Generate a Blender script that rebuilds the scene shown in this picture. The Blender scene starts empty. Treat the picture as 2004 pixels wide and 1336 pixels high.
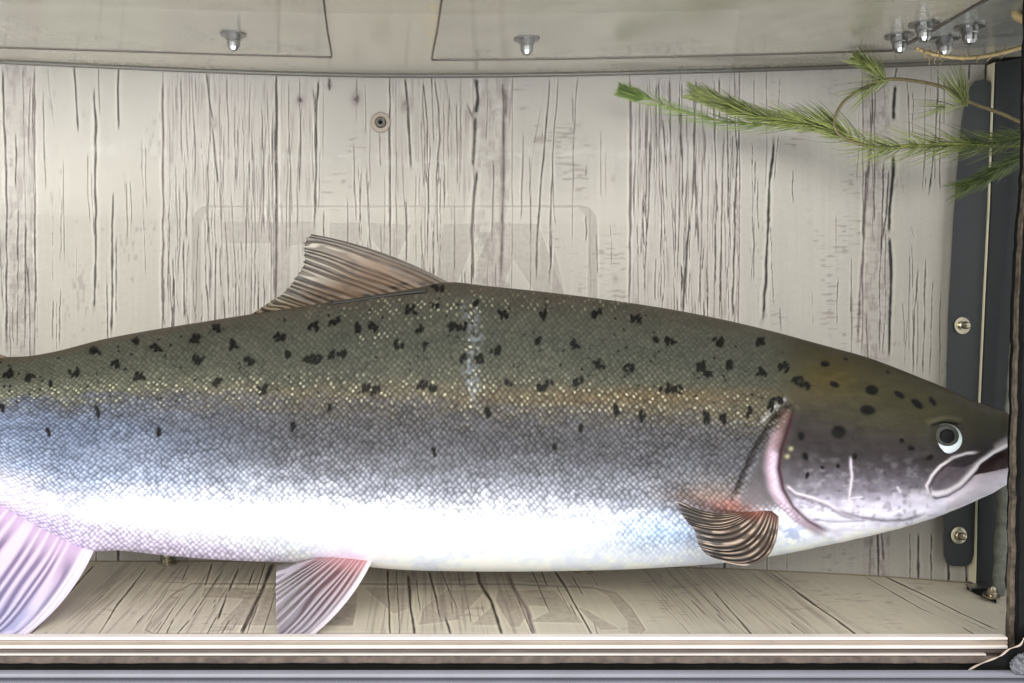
import bpy, math, random
import numpy as np
from mathutils import Vector
R = math.radians
rnd = random.Random(7)
S = bpy.context.scene
C = S.collection

# ------------------------------------------------------------------ camera
F, CX, CY, W = 2000.0, 820.0, 620.0, 2004.0
cam = bpy.data.objects.new('camera', bpy.data.cameras.new('camera'))
C.objects.link(cam)
S.camera = cam
cam.rotation_euler = (R(90), 0, 0)
cam.data.sensor_width = 36
cam.data.lens = 36*F/W
cam.data.shift_x = (1002-CX)/W
cam.data.shift_y = -(668-CY)/W
cam.data.clip_start = 0.01
cam.data.clip_end = 50

# ------------------------------------------------------------------ light
world = bpy.data.worlds.new('World')
S.world = world
world.use_nodes = True
bg = world.node_tree.nodes['Background']
bg.inputs[0].default_value = (0.95, 0.97, 1.0, 1)
bg.inputs[1].default_value = 1.0

def area(name, loc, target, sx, sy, power, col):
    l = bpy.data.lights.new(name, 'AREA')
    l.shape = 'RECTANGLE'; l.size = sx; l.size_y = sy; l.energy = power; l.color = col
    o = bpy.data.objects.new(name, l); C.objects.link(o)
    o.location = loc
    o.rotation_euler = (Vector(target)-Vector(loc)).to_track_quat('-Z', 'Y').to_euler()
    return o
area('key_light', (-0.25, -0.85, 0.48), (0.0, 0.65, -0.05), 1.8, 0.6, 28.0, (1.0, 0.96, 0.90))
area('low_light', (-0.10, -0.10, -0.95), (0.0, 0.62, -0.05), 1.6, 0.45, 30.0, (0.98, 0.97, 1.0))

S.view_settings.view_transform = 'Standard'
S.view_settings.look = 'None'
S.view_settings.exposure = 0.38
S.view_settings.gamma = 1.0
S.render.engine = 'CYCLES'
S.cycles.transparent_max_bounces = 16

# ------------------------------------------------------------------ helpers
def P(px, py, d):
    return ((px-CX)*d/F, d, (CY-py)*d/F)

def lin(c):
    c = np.asarray(c, float)/255.0
    return np.where(c <= 0.04045, c/12.92, ((c+0.055)/1.055)**2.4)

def link(name, me, mat=None, parent=None):
    o = bpy.data.objects.new(name, me)
    C.objects.link(o)
    if mat: me.materials.append(mat)
    if parent: o.parent = parent
    return o

def tag(o, label=None, cat=None, group=None, kind=None):
    if label: o['label'] = label
    if cat: o['category'] = cat
    if group: o['group'] = group
    if kind: o['kind'] = kind
    return o

def empty(name, loc, label, cat, group=None):
    o = bpy.data.objects.new(name, None)
    C.objects.link(o)
    o.location = loc
    return tag(o, label, cat, group)

def part(name, me, mat, parent):
    """child mesh whose vertices are given in world space"""
    o = link(name, me, mat, parent)
    o.matrix_parent_inverse = parent.matrix_basis.inverted() if False else o.matrix_parent_inverse
    pl = parent
    off = Vector((0, 0, 0))
    while pl is not None:
        off += Vector(pl.location); pl = pl.parent
    o.location = (0, 0, 0)
    if off.length > 0:
        me.transform(__import__('mathutils').Matrix.Translation(-off))
    return o

class MB:
    def __init__(s): s.v = []; s.f = []
    def add(s, vs, fs):
        n = len(s.v); s.v += [tuple(v) for v in vs]; s.f += [tuple(i+n for i in f) for f in fs]
    def box(s, x0, x1, y0, y1, z0, z1):
        s.add([(x, y, z) for x in (x0, x1) for y in (y0, y1) for z in (z0, z1)],
              [(0, 1, 3, 2), (4, 6, 7, 5), (0, 4, 5, 1), (2, 3, 7, 6), (0, 2, 6, 4), (1, 5, 7, 3)])
    def prism(s, front, back):
        n = len(front)
        s.add(list(front)+list(back), [tuple(range(n)), tuple(reversed(range(n, 2*n)))] +
              [(i, n+i, n+(i+1) % n, (i+1) % n) for i in range(n)])
    def tube(s, pts, rad, n=6, caps=True):
        pts = [Vector(p) for p in pts]
        if not hasattr(rad, '__len__'): rad = [rad]*len(pts)
        vs = []; up = Vector((0.13, 0.97, 0.2))
        for i, p in enumerate(pts):
            t = (pts[min(i+1, len(pts)-1)]-pts[max(i-1, 0)])
            if t.length < 1e-9: t = Vector((0, 0, 1))
            t.normalize()
            a = t.cross(up)
            if a.length < 1e-4: a = t.cross(Vector((1, 0, 0)))
            a.normalize(); b = t.cross(a)
            for k in range(n):
                w = 2*math.pi*k/n
                vs.append(p+rad[i]*(math.cos(w)*a+math.sin(w)*b))
        fs = [(i*n+k, i*n+(k+1) % n, (i+1)*n+(k+1) % n, (i+1)*n+k) for i in range(len(pts)-1) for k in range(n)]
        if caps: fs += [tuple(range(n)), tuple(reversed(range((len(pts)-1)*n, len(pts)*n)))]
        s.add(vs, fs)
    def lathe(s, c, axis, prof, n=20):
        """prof: (radius, height along axis)"""
        axis = Vector(axis).normalized()
        a = axis.cross(Vector((0.3, 0.2, 0.9))).normalized(); b = axis.cross(a)
        c = Vector(c); vs = []
        for r, h in prof:
            for k in range(n):
                w = 2*math.pi*k/n
                vs.append(c+axis*h+r*(math.cos(w)*a+math.sin(w)*b))
        m = len(prof)
        fs = [(i*n+k, (i+1)*n+k, (i+1)*n+(k+1) % n, i*n+(k+1) % n) for i in range(m-1) for k in range(n)]
        fs += [tuple(range(n)), tuple(reversed(range((m-1)*n, m*n)))]
        s.add(vs, fs)
    def mesh(s, name, smooth=False):
        me = bpy.data.meshes.new(name); me.from_pydata(s.v, [], s.f); me.update()
        import bmesh
        bm = bmesh.new(); bm.from_mesh(me); bmesh.ops.recalc_face_normals(bm, faces=bm.faces); bm.to_mesh(me); bm.free()
        if smooth: me.polygons.foreach_set('use_smooth', [True]*len(me.polygons))
        return me

def grid_mesh(name, X, Y, Z, wrap=False, smooth=True, flip=False):
    n, m = X.shape
    me = bpy.data.meshes.new(name)
    co = np.stack([X, Y, Z], -1).reshape(-1, 3)
    me.vertices.add(n*m)
    me.vertices.foreach_set('co', co.astype(np.float32).ravel())
    idx = np.arange(n*m).reshape(n, m)
    if wrap: idx = np.concatenate([idx, idx[:, :1]], 1)
    q = np.stack([idx[:-1, :-1], idx[:-1, 1:], idx[1:, 1:], idx[1:, :-1]], -1).reshape(-1, 4)
    if flip: q = q[:, ::-1]
    nf = len(q)
    me.loops.add(nf*4)
    me.loops.foreach_set('vertex_index', q.astype(np.int32).ravel())
    me.polygons.add(nf)
    me.polygons.foreach_set('loop_start', np.arange(0, nf*4, 4, dtype=np.int32))
    me.polygons.foreach_set('use_smooth', np.full(nf, smooth))
    me.update(calc_edges=True)
    return me

def set_attr(me, name, rgb):
    """rgb: (...,3 or 4) per vertex, linear"""
    a = me.color_attributes.new(name, 'FLOAT_COLOR', 'POINT')
    rgb = np.asarray(rgb, np.float32).reshape(-1, rgb.shape[-1])
    if rgb.shape[1] == 3: rgb = np.concatenate([rgb, np.ones((len(rgb), 1), np.float32)], 1)
    a.data.foreach_set('color', rgb.ravel())

def vnoise(x, y, seed=0):
    x = np.asarray(x, float); y = np.asarray(y, float)
    xi = np.floor(x).astype(np.int64); yi = np.floor(y).astype(np.int64)
    fx = x-xi; fy = y-yi
    fx = fx*fx*(3-2*fx); fy = fy*fy*(3-2*fy)
    def h(a, b):
        n = (a*374761393+b*668265263+seed*974634777) & 0xffffffff
        n = ((n ^ (n >> 13))*1274126177) & 0xffffffff
        n = n ^ (n >> 16)
        return (n & 0xffff)/65535.0
    return (h(xi, yi)*(1-fx)+h(xi+1, yi)*fx)*(1-fy)+(h(xi, yi+1)*(1-fx)+h(xi+1, yi+1)*fx)*fy

def fbm(x, y, seed=0, o=4):
    s = 0; a = 0.5; t = 0
    for k in range(o):
        s = s+a*vnoise(x*2**k, y*2**k, seed+k); t += a; a *= 0.5
    return s/t

def sst(a, b, x):
    t = np.clip((x-a)/(b-a), 0, 1); return t*t*(3-2*t)

def seg_dist(px, py, pts):
    """distance to polyline and param 0..1 along it"""
    best = np.full(px.shape, 1e9); par = np.zeros(px.shape)
    n = len(pts)-1
    for i in range(n):
        ax, ay = pts[i]; bx, by = pts[i+1]
        dx, dy = bx-ax, by-ay
        t = np.clip(((px-ax)*dx+(py-ay)*dy)/(dx*dx+dy*dy+1e-9), 0, 1)
        d = np.hypot(px-ax-t*dx, py-ay-t*dy)
        m = d < best
        best = np.where(m, d, best); par = np.where(m, (i+t)/n, par)
    return best, par

def catmull(pts, n=8):
    pts = [Vector(p) for p in pts]; out = []
    for i in range(len(pts)-1):
        p0 = pts[max(i-1, 0)]; p1 = pts[i]; p2 = pts[i+1]; p3 = pts[min(i+2, len(pts)-1)]
        for k in range(n):
            t = k/n
            out.append(0.5*((2*p1)+(p2-p0)*t+(2*p0-5*p1+4*p2-p3)*t*t+(3*p1-p0-3*p2+p3)*t**3))
    out.append(pts[-1]); return out

def inpoly(px, py, poly):
    c = np.zeros(px.shape, bool); n = len(poly)
    for i in range(n):
        x1, y1 = poly[i]; x2, y2 = poly[(i+1) % n]
        if y1 == y2: continue
        c ^= ((y1 > py) != (y2 > py)) & (px < (x2-x1)*(py-y1)/(y2-y1)+x1)
    return c

# ------------------------------------------------------------------ materials
def mat(name, col=(0.5, 0.5, 0.5), rough=0.5, metal=0.0, spec=0.5, noise=0.0, nscale=60, bump=0.0, coat=0.0):
    m = bpy.data.materials.new(name); m.use_nodes = True
    nt = m.node_tree; b = nt.nodes['Principled BSDF']
    b.inputs['Base Color'].default_value = (*col, 1)
    b.inputs['Roughness'].default_value = rough
    b.inputs['Metallic'].default_value = metal
    b.inputs['Specular IOR Level'].default_value = spec
    b.inputs['Coat Weight'].default_value = coat
    if noise or bump:
        tc = nt.nodes.new('ShaderNodeTexCoord')
        n = nt.nodes.new('ShaderNodeTexNoise'); n.inputs['Scale'].default_value = nscale; n.inputs['Detail'].default_value = 8
        nt.links.new(tc.outputs['Object'], n.inputs['Vector'])
        if noise:
            r = nt.nodes.new('ShaderNodeMapRange')
            r.inputs[1].default_value = 0.3; r.inputs[2].default_value = 0.7
            r.inputs[3].default_value = 1-noise; r.inputs[4].default_value = 1+noise
            nt.links.new(n.outputs[0], r.inputs[0])
            v = nt.nodes.new('ShaderNodeVectorMath'); v.operation = 'SCALE'
            v.inputs[0].default_value = col
            nt.links.new(r.outputs[0], v.inputs['Scale'])
            nt.links.new(v.outputs[0], b.inputs['Base Color'])
        if bump:
            bp = nt.nodes.new('ShaderNodeBump'); bp.inputs['Strength'].default_value = bump; bp.inputs['Distance'].default_value = 0.001
            nt.links.new(n.outputs[0], bp.inputs['Height']); nt.links.new(bp.outputs[0], b.inputs['Normal'])
    return m

def attr_mat(name, rough=0.5, spec=0.4, grain=0.05, gscale=900, coat=0.0, coatr=0.1):
    m = bpy.data.materials.new(name); m.use_nodes = True
    nt = m.node_tree; b = nt.nodes['Principled BSDF']
    a = nt.nodes.new('ShaderNodeAttribute'); a.attribute_name = 'Col'
    tc = nt.nodes.new('ShaderNodeTexCoord')
    n = nt.nodes.new('ShaderNodeTexNoise'); n.inputs['Scale'].default_value = gscale; n.inputs['Detail'].default_value = 4
    nt.links.new(tc.outputs['Object'], n.inputs['Vector'])
    r = nt.nodes.new('ShaderNodeMapRange')
    r.inputs[1].default_value = 0.3; r.inputs[2].default_value = 0.7; r.inputs[3].default_value = 1-grain; r.inputs[4].default_value = 1+grain
    nt.links.new(n.outputs[0], r.inputs[0])
    v = nt.nodes.new('ShaderNodeVectorMath'); v.operation = 'SCALE'
    nt.links.new(a.outputs['Color'], v.inputs[0]); nt.links.new(r.outputs[0], v.inputs['Scale'])
    nt.links.new(v.outputs[0], b.inputs['Base Color'])
    b.inputs['Roughness'].default_value = rough
    b.inputs['Specular IOR Level'].default_value = spec
    b.inputs['Coat Weight'].default_value = coat
    b.inputs['Coat Roughness'].default_value = coatr
    return m

M = {}
M['panel'] = attr_mat('printed_panel', 0.45, 0.35, 0.04)
M['floorp'] = attr_mat('printed_floor', 0.5, 0.3, 0.04)
M['lid'] = attr_mat('lid_acrylic', 0.24, 0.5, 0.03, 300, coat=0.4, coatr=0.05)
M['plate'] = mat('lid_plate', tuple(lin((120, 116, 104))), 0.22, 0, 0.5, 0.10, 40, 0, 0.4)
M['plateg'] = mat('lid_corner_plate', tuple(lin((104, 104, 98))), 0.22, 0, 0.6, 0.12, 60)
M['steel'] = mat('steel', (0.32, 0.315, 0.31), 0.3, 1.0)
M['brass'] = mat('brassy_steel', (0.42, 0.38, 0.28), 0.28, 1.0)
M['black'] = mat('black_rubber', (0.004, 0.004, 0.004), 0.8, 0, 0.08, 0.3, 80, 0.3)
M['slate'] = mat('slate_strap', tuple(lin((32, 34, 35))), 0.45, 0, 0.4, 0.12, 250, 0.1)
M['dark'] = mat('dark_frame', tuple(lin((16, 18, 19))), 0.6, 0, 0.3, 0.25, 120, 0.2)
M['cream'] = mat('cream_edge', tuple(lin((225, 218, 190))), 0.35)
M['rust'] = mat('rusty_post', tuple(lin((58, 51, 42))), 0.8, 0, 0.2, 0.7, 220, 1.0)
M['silicone'] = mat('grey_silicone', tuple(lin((98, 100, 92))), 0.7, 0, 0.3, 0.3, 180, 0.8)
M['white'] = mat('white_edge', (0.50, 0.455, 0.42), 0.35, 0, 0.4, 0.08, 40)
M['tan'] = mat('tan_strip', tuple(lin((140, 128, 116))), 0.4, 0, 0.4, 0.12, 60)
M['brownstrip'] = mat('brown_strip', tuple(lin((80, 70, 66))), 0.5, 0, 0.4, 0.2, 70)
M['dirty'] = mat('dirty_strip', tuple(lin((96, 86, 80))), 0.7, 0, 0.3, 0.35, 160, 0.6)
M['rail'] = mat('grey_rail', tuple(lin((108, 109, 118))), 0.4, 0.2, 0.5, 0.08, 30)
M['pupil'] = mat('pupil', (0.003, 0.003, 0.003), 0.5, 0, 0.06)
M['twig'] = mat('pale_twig', tuple(lin((150, 132, 92))), 0.6, 0, 0.3, 0.3, 300, 0.4)
M['stem'] = mat('plant_stem', tuple(lin((120, 118, 62))), 0.6, 0, 0.3, 0.3, 300)
M['darkstem'] = mat('plant_dark_stem', tuple(lin((82, 74, 48))), 0.6, 0, 0.3, 0.3, 300)

def leaf_mat(name, c1, c2):
    m = bpy.data.materials.new(name); m.use_nodes = True
    nt = m.node_tree; b = nt.nodes['Principled BSDF']
    g = nt.nodes.new('ShaderNodeNewGeometry')
    mx = nt.nodes.new('ShaderNodeMix'); mx.data_type = 'RGBA'
    mx.inputs[6].default_value = (*c1, 1); mx.inputs[7].default_value = (*c2, 1)
    nt.links.new(g.outputs['Random Per Island'], mx.inputs[0])
    nt.links.new(mx.outputs[2], b.inputs['Base Color'])
    b.inputs['Roughness'].default_value = 0.5
    return m
M['leaf'] = leaf_mat('plant_needles', tuple(lin((32, 42, 12))), tuple(lin((138, 148, 78))))
M['leafdark'] = leaf_mat('plant_needles_dark', tuple(lin((36, 48, 16))), tuple(lin((92, 108, 40))))
M['leafbright'] = leaf_mat('plant_needles_bright', tuple(lin((58, 82, 16))), tuple(lin((118, 142, 58))))

# glass pane: clear, with a weak mirror reflection
g = bpy.data.materials.new('clear_glass'); g.use_nodes = True
nt = g.node_tree; nt.nodes.clear()
out = nt.nodes.new('ShaderNodeOutputMaterial'); mx = nt.nodes.new('ShaderNodeMixShader')
tr = nt.nodes.new('ShaderNodeBsdfTransparent'); gl = nt.nodes.new('ShaderNodeBsdfGlossy')
tr.inputs[0].default_value = (0.985, 0.99, 0.985, 1)
gl.inputs['Roughness'].default_value = 0.02
fr = nt.nodes.new('ShaderNodeFresnel'); fr.inputs[0].default_value = 1.08
nt.links.new(fr.outputs[0], mx.inputs[0]); nt.links.new(tr.outputs[0], mx.inputs[1]); nt.links.new(gl.outputs[0], mx.inputs[2])
nt.links.new(mx.outputs[0], out.inputs[0])
M['glass'] = g

# ------------------------------------------------------------------ tank
DB, DF = 0.73, 0.55
tank = empty('display_tank', (0.05, 0.64, -0.20),
             'long clear measuring tank with whitewashed wood print panels and bolted lid around the salmon', 'tank')

topx = [-500, 0, 200, 400, 650, 850, 1100, 1300, 1500, 1700, 1900, 2050]
topy = [92, 119, 128, 137, 145, 147, 144, 139.5, 134, 127, 120, 116]
botx = [-500, 180, 540, 1000, 1400, 1700, 1900, 2050]
boty = [1097, 1099, 1098.5, 1104, 1112, 1126, 1141, 1152]
def ytop(px): return np.interp(px, topx, topy)
def ybot(px): return np.interp(px, botx, boty)
def sm(f):     # smooth the kinks of a piecewise linear profile
    return lambda p: (f(p-90)+f(p-45)+f(p)+f(p+45)+f(p+90))/5
ytop, ybot = sm(ytop), sm(ybot)
def zc(X): return (CY-ytop(CX+np.asarray(X)*F/DB))*DB/F       # lid height as a function of world x
def zf(X): return (CY-ybot(CX+np.asarray(X)*F/DB))*DB/F       # floor height

def streaks(px, py, col, ST, edge_halo=0.22):
    """ST: list of (polyline [(x,y)..] monotone in y, width, darkness, tint)"""
    for pts, w, dk, tint in ST:
        ys = [p[1] for p in pts]; xs = [p[0] for p in pts]
        if ys[0] > ys[-1]: ys = ys[::-1]; xs = xs[::-1]
        lo, hi = min(xs)-14, max(xs)+14
        msk = (px > lo) & (px < hi) & (py > ys[0]-4) & (py < ys[-1]+4)
        if not msk.any(): continue
        x_ = px[msk]; y_ = py[msk]
        L = ys[-1]-ys[0]
        cxx = np.interp(y_, ys, xs)+(vnoise(y_/34.0, y_*0+xs[0], 5)-0.5)*2.4+(vnoise(y_/7.0, y_*0+xs[0], 6)-0.5)*.7
        fade = sst(0, 1, (y_-ys[0])/(0.06*L+5))*sst(0, 1, (ys[-1]-y_)/(0.10*L+5))
        wv = .80*w*(0.62+0.6*vnoise(y_/30.0, y_*0+xs[0]*3, 9))
        d = np.abs(x_-cxx)
        a = 1.8*np.exp(-(d/wv)**2)*dk*fade*(0.6+0.6*vnoise(y_/9.0, y_*0+xs[0]*7, 11))
        a = np.clip(a, 0, 1)[:, None]
        hl = (np.exp(-((d-wv*2.3)/(wv*1.0+0.8))**2)*edge_halo*dk*fade)[:, None]  # bright sharpening halo painted along both sides of the stroke
        c = col[msk]
        c = c*(1+hl)
        col[msk] = c*(1-a)+np.asarray(tint)*a
    return col

DK = lin((62, 54, 48)); DKR = lin((112, 97, 95)); BLK = lin((34, 30, 28))
r2 = random.Random(21)

def wall_colour(px, py):
    base = np.empty(px.shape+(3,)); base[:] = lin((208, 203, 190))
    # plank tone
    zones = [(-500, -430, (205, 200, 188), 0), (-430, -250, (200, 196, 186), 1), (-250, -90, (210, 206, 192), 0), (-90, 10, (204, 200, 190), 1),
             (10, 70, (196, 190, 182), 3), (70, 316, (206, 203, 188), 0), (316, 538, (205, 198, 188), 1), (538, 622, (208, 201, 190), 1),
             (622, 764, (208, 202, 190), 2), (764, 926, (210, 203, 190), 1), (926, 1000, (206, 199, 188), 3),
             (1000, 1232, (209, 204, 192), 2), (1232, 1448, (205, 199, 194), 1), (1448, 1508, (204, 200, 190), 0),
             (1508, 1690, (200, 197, 186), 2), (1690, 1742, (190, 184, 176), 3), (1742, 2050, (196, 192, 176), 0)]
    for a, b, c, k in zones:
        m = (px >= a) & (px < b)
        base[m] = .45*lin(c)+.55*lin((206, 200, 189))
    base *= (0.93+0.14*fbm(px/120., py/240., 3))[..., None]
    base *= (0.94+0.12*fbm(px/4., py/120., 4))[..., None]
    base *= (0.95+0.10*fbm(px/7., py/3., 7, 3))[..., None]
    # mottled strips and specks
    for a, b, c, k in zones:
        m = (px >= a) & (px < b)
        if not m.any(): continue
        x_, y_ = px[m], py[m]
        if k == 3:
            n = fbm(x_/7., y_/20., 31, 4); s = sst(0.52, 0.64, n)*0.55
            n2 = sst(0.60, 0.66, vnoise(x_/16., y_/4., 33))*0.25
            s = np.clip(s+n2, 0, 0.7)[:, None]*.55
            base[m] = base[m]*(1-s)+DKR*s
        elif k == 2:
            n = vnoise(x_/14., y_/3.2, 41)*fbm(x_/60., y_/90., 42)
            s = (sst(0.46, 0.60, n)*0.38)[:, None]
            base[m] = base[m]*(1-s)+DKR*s
        elif k == 1:
            n = fbm(x_/2.2, y_/60., 51, 2); s = (sst(0.60, 0.78, n)*0.38)[:, None]
            base[m] = base[m]*(1-s)+DKR*s
        else:
            n = vnoise(x_/4., y_/14., 61)*fbm(x_/50., y_/120., 62)
            s = (sst(0.52, 0.62, n)*0.3)[:, None]
            base[m] = base[m]*(1-s)+DKR*s
    ST = []
    def s(pts, w=1.6, dk=0.8, t=DK): ST.append((pts, w, dk, t))
    s([(5, 125), (8, 240), (13, 330), (13, 690)], 2.2, .95)
    s([(66, 130), (68, 330), (70, 520), (74, 690)], 1.3, .6, DKR); s([(44, 130), (46, 250)], 1.2, .6); s([(35, 430), (33, 690)], 1.2, .7); s([(50, 430), (48, 690)], 1.3, .8)
    s([(146, 126), (148, 190), (152, 262)], 2.2, .9); s([(92, 130), (95, 150), (106, 260)], 1, .5)
    s([(192, 130), (196, 225)], 1.6, .6); s([(183, 165), (188, 260), (186, 330), (188, 470), (184, 620)], 2.6, .95)
    s([(171, 300), (172, 380), (176, 440)], 1.4, .7); s([(231, 130), (232, 258)], 2.2, .85); s([(221, 370), (219, 470), (220, 560), (217, 665)], 2.4, .9)
    s([(243, 330), (244, 400)], 1, .4); s([(118, 560), (116, 680)], 1.4, .6); s([(103, 370), (103, 560)], 1., .4); s([(121, 380), (118, 520)], 1.2, .5); s([(150, 480), (148, 560)], 1, .35)
    s([(318, 150), (320, 400), (318, 660)], 2.4, .55, DKR); s([(320, 540), (321, 645)], 1.6, .7)
    s([(404, 140), (410, 190), (416, 235)], 2.0, .85); s([(416, 245), (421, 300), (426, 365)], 2.6, .9)
    s([(540, 142), (540, 300), (541, 450), (540, 604)], 3.2, .95); s([(534, 200), (535, 400), (536, 590)], 2, .5, DKR)
    s([(623, 150), (618, 250), (619, 330), (615, 458)], 2.6, .9); s([(565, 150), (566, 260), (563, 330), (560, 500)], 1.3, .65); s([(587, 150), (587, 240)], 1.2, .7)
    s([(632, 150), (633, 230), (630, 320)], 1, .5); s([(645, 150), (645, 180)], 2.6, .8); s([(697, 150), (697, 200), (699, 245)], 1.3, .7)
    s([(764, 150), (761, 260), (763, 400), (763, 480)], 2.0, .8, DKR); s([(763, 270), (764, 500)], 1.6, .7)
    s([(792, 148), (797, 200), (801, 260), (805, 335)], 2.4, .9); s([(795, 390), (795, 520)], 1.7, .85)
    s([(829, 150), (836, 250), (838, 400), (836, 530)], 1.5, .8); s([(850, 150), (858, 210), (860, 270), (853, 370)], 1.5, .8); s([(872, 150), (885, 240)], 1.2, .5)
    s([(877, 340), (878, 400), (893, 440)], 1, .45); s([(812, 335), (815, 520)], 1, .6); s([(862, 370), (861, 540)], 1.1, .6); s([(891, 380), (889, 540)], 1.4, .6)
    s([(932, 152), (936, 190), (930, 225)], 4.2, .95, BLK); s([(930, 225), (929, 262), (925, 330)], 3.6, .9); s([(934, 330), (927, 400), (922, 450), (926, 555)], 3.0, .95)
    s([(912, 200), (925, 232)], 2.2, .6)
    s([(983, 150), (990, 200), (987, 250), (984, 350), (982, 450), (980, 560)], 6.5, .50, DKR); s([(1002, 152), (996, 250)], 2, .5, DKR); s([(984, 150), (986, 330), (980, 560)], 2.0, .5)
    s([(1076, 148), (1068, 250), (1060, 350), (1052, 450), (1048, 560)], 2.1, .9); s([(1094, 148), (1082, 300), (1078, 420), (1076, 565)], 1.7, .85)
    s([(1037, 300), (1036, 380), (1040, 480)], 1.2, .6); s([(1130, 148), (1126, 200), (1123, 272)], 1.4, .7); s([(1148, 320), (1146, 350)], 1.2, .5)
    s([(1060, 200), (1040, 320), (1038, 560)], 1, .5)
    s([(1235, 150), (1234, 400), (1232, 595)], 2.6, .6, DKR)
    for x0, y0, y1, w, dk, dx in [(1252, 160, 420, 1.2, .6, -4), (1268, 150, 590, 1.4, .7, -6), (1290, 150, 330, 1.4, .8, 0), (1310, 150, 330, 1.5, .85, 2), (1296, 340, 600, 1.2, .7, -4),
                              (1335, 150, 560, 1.4, .8, -10), (1349, 420, 620, 3.0, .9, -14), (1362, 150, 430, 2.0, .85, -8), (1376, 290, 620, 1.4, .8, -6), (1397, 150, 360, 1.3, .7, 4),
                              (1408, 150, 240, 2.2, .9, 0), (1401, 430, 560, 2.0, .85, -2), (1416, 260, 630, 1.5, .8, -8), (1437, 150, 300, 1.2, .6, 4), (1443, 270, 635, 2.0, .85, -10),
                              (1282, 200, 460, 1., .6, 0), (1324, 260, 600, 1., .6, -5), (1388, 300, 600, 1., .6, -6), (1260, 300, 590, 1., .5, 0), (1430, 300, 500, 1., .5, 0)]:
        s([(x0, y0), (x0+dx*.5, (y0+y1)/2), (x0+dx, y1)], w, dk)
    s([(1471, 300), (1474, 480), (1470, 560)], 1.1, .5); s([(1516, 262), (1506, 360), (1502, 450), (1498, 560), (1492, 640)], 3.0, .95, BLK); s([(1524, 262), (1514, 360)], 1.2, .6)
    s([(1476, 150), (1474, 250)], 1.1, .5); s([(1527, 150), (1522, 240)], 1.2, .5)
    s([(1526, 600), (1528, 650)], 1.2, .6)
    s([(1708, 200), (1700, 330), (1690, 450), (1684, 560), (1678, 690)], 3.0, .65, DKR); s([(1696, 330), (1688, 470)], 2.0, .7)
    s([(1757, 130), (1750, 160)], 2.2, .9); s([(1752, 165), (1748, 240)], 3.6, .9, BLK); s([(1740, 330), (1735, 420), (1728, 470)], 2.0, .8)
    s([(1750, 300), (1744, 380), (1738, 460)], 3.6, .97, BLK); s([(1740, 460), (1744, 540), (1742, 620), (1740, 705)], 3.6, .97, BLK)
    s([(1727, 440), (1722, 560), (1720, 700)], 1.2, .8); s([(1733, 440), (1732, 600), (1728, 700)], 1.1, .8)
    s([(1837, 125), (1832, 260), (1816, 390)], 1.8, .8); s([(1812, 160), (1806, 380)], 1.4, .6); s([(1898, 120), (1895, 160)], 2.6, .8); s([(1931, 120), (1928, 160)], 2.2, .8)
    s([(1798, 520), (1790, 600), (1786, 740)], 1.7, .8); s([(1776, 620), (1770, 720)], 1.1, .5); s([(1812, 500), (1806, 740)], 1.5, .7); s([(1826, 540), (1820, 740)], 1.1, .6); s([(1782, 440), (1790, 470)], 1.2, .5); s([(1840, 560), (1838, 750)], 1.1, .5)
    # below the fish
    for x0, w, dk in [(189, 1.6, .9), (231, 2.4, .9), (314, 1.2, .8), (364, 1., .6), (442, 1.2, .8), (498, 1., .7), (1373, 1.2, .7), (1417, 2.6, .9), (1501, 1.3, .8), (1540, 1., .6), (1719, 2.6, .95), (1780, 1.3, .8), (1797, 2.6, .9), (1822, 1.4, .7), (1855, 2.4, .95), (1890, 2.2, .9)]:
        s([(x0, 1040), (x0, 1090), (x0+1, 1150)], w, dk)
    s([(1724, 1040), (1729, 1100)], 3, .8, DKR); s([(1705, 1050), (1702, 1130)], 3, .5, DKR); s([(1822, 1040), (1824, 1120)], 1.5, .6)
    for sx_, w_, k_, t_ in [(68, 1.5, .7, DKR), (318, 2.0, .7, DKR), (541, 2.2, .6, DK), (763, 1.6, .7, DK), (1002, 1.3, .6, DKR), (1232, 2.2, .7, DKR), (1446, 1.5, .65, DKR), (1688, 1.8, .6, DKR), (926, 1.2, .5, DKR)]:
        s([(sx_, 118), (sx_+1, 400), (sx_-1, 720)], w_, k_, t_)
    # fine random grain
    for a, b, n in [(325, 538, 92), (545, 760, 30), (766, 925, 42), (1238, 1445, 92), (-430, -250, 34), (-90, 8, 18), (80, 310, 14), (1010, 1225, 16), (1450, 1685, 14), (1760, 1855, 12), (630, 760, 8), (14, 68, 16), (936, 975, 7), (-250, -90, 8), (440, 540, 16), (1695, 1735, 9)]:
        for _ in range(n):
            x = r2.uniform(a, b); y0 = r2.uniform(120, 620); L = r2.uniform(50, 230); sl = r2.uniform(-.03, .05)
            s([(x, y0), (x+sl*L*.5+r2.uniform(-2, 2), y0+L/2), (x+sl*L, y0+L)], r2.uniform(.8, 1.6), r2.uniform(.45, .9), DK if r2.random() < .6 else DKR)
    col = streaks(px, py, base, ST)
    # knots
    for kx, ky, rr, dk in [(418, 240, 11, .5), (587, 196, 8, 1.2), (697, 192, 12, 1.1), (795, 205, 14, .9), (645, 165, 7, 1.2), (922, 222, 10, .6), (1712, 160, 6, .4), (1200, 350, 6, .5), (1204, 545, 7, .5)]:
        d = np.hypot((px-kx)/0.8, (py-ky)/1.2)
        a = (np.exp(-(d/rr)**2)*dk*(0.4+0.8*vnoise(px/3, py/3, 71)))[..., None]
        col = col*(1-a)+DKR*a
    # chalky residue line left by the water level
    yl = 290+22*np.sin((px-130)/1190*math.pi)+6*np.sin(px/60.)
    a = (np.exp(-((py-yl)/11)**2)*sst(100, 200, px)*(1-sst(1280, 1380, px))*sst(0.40, 0.70, fbm(px/9., py/5., 81))*.35)[..., None]
    col = col*(1-a)+lin((245, 243, 236))*a
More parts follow.
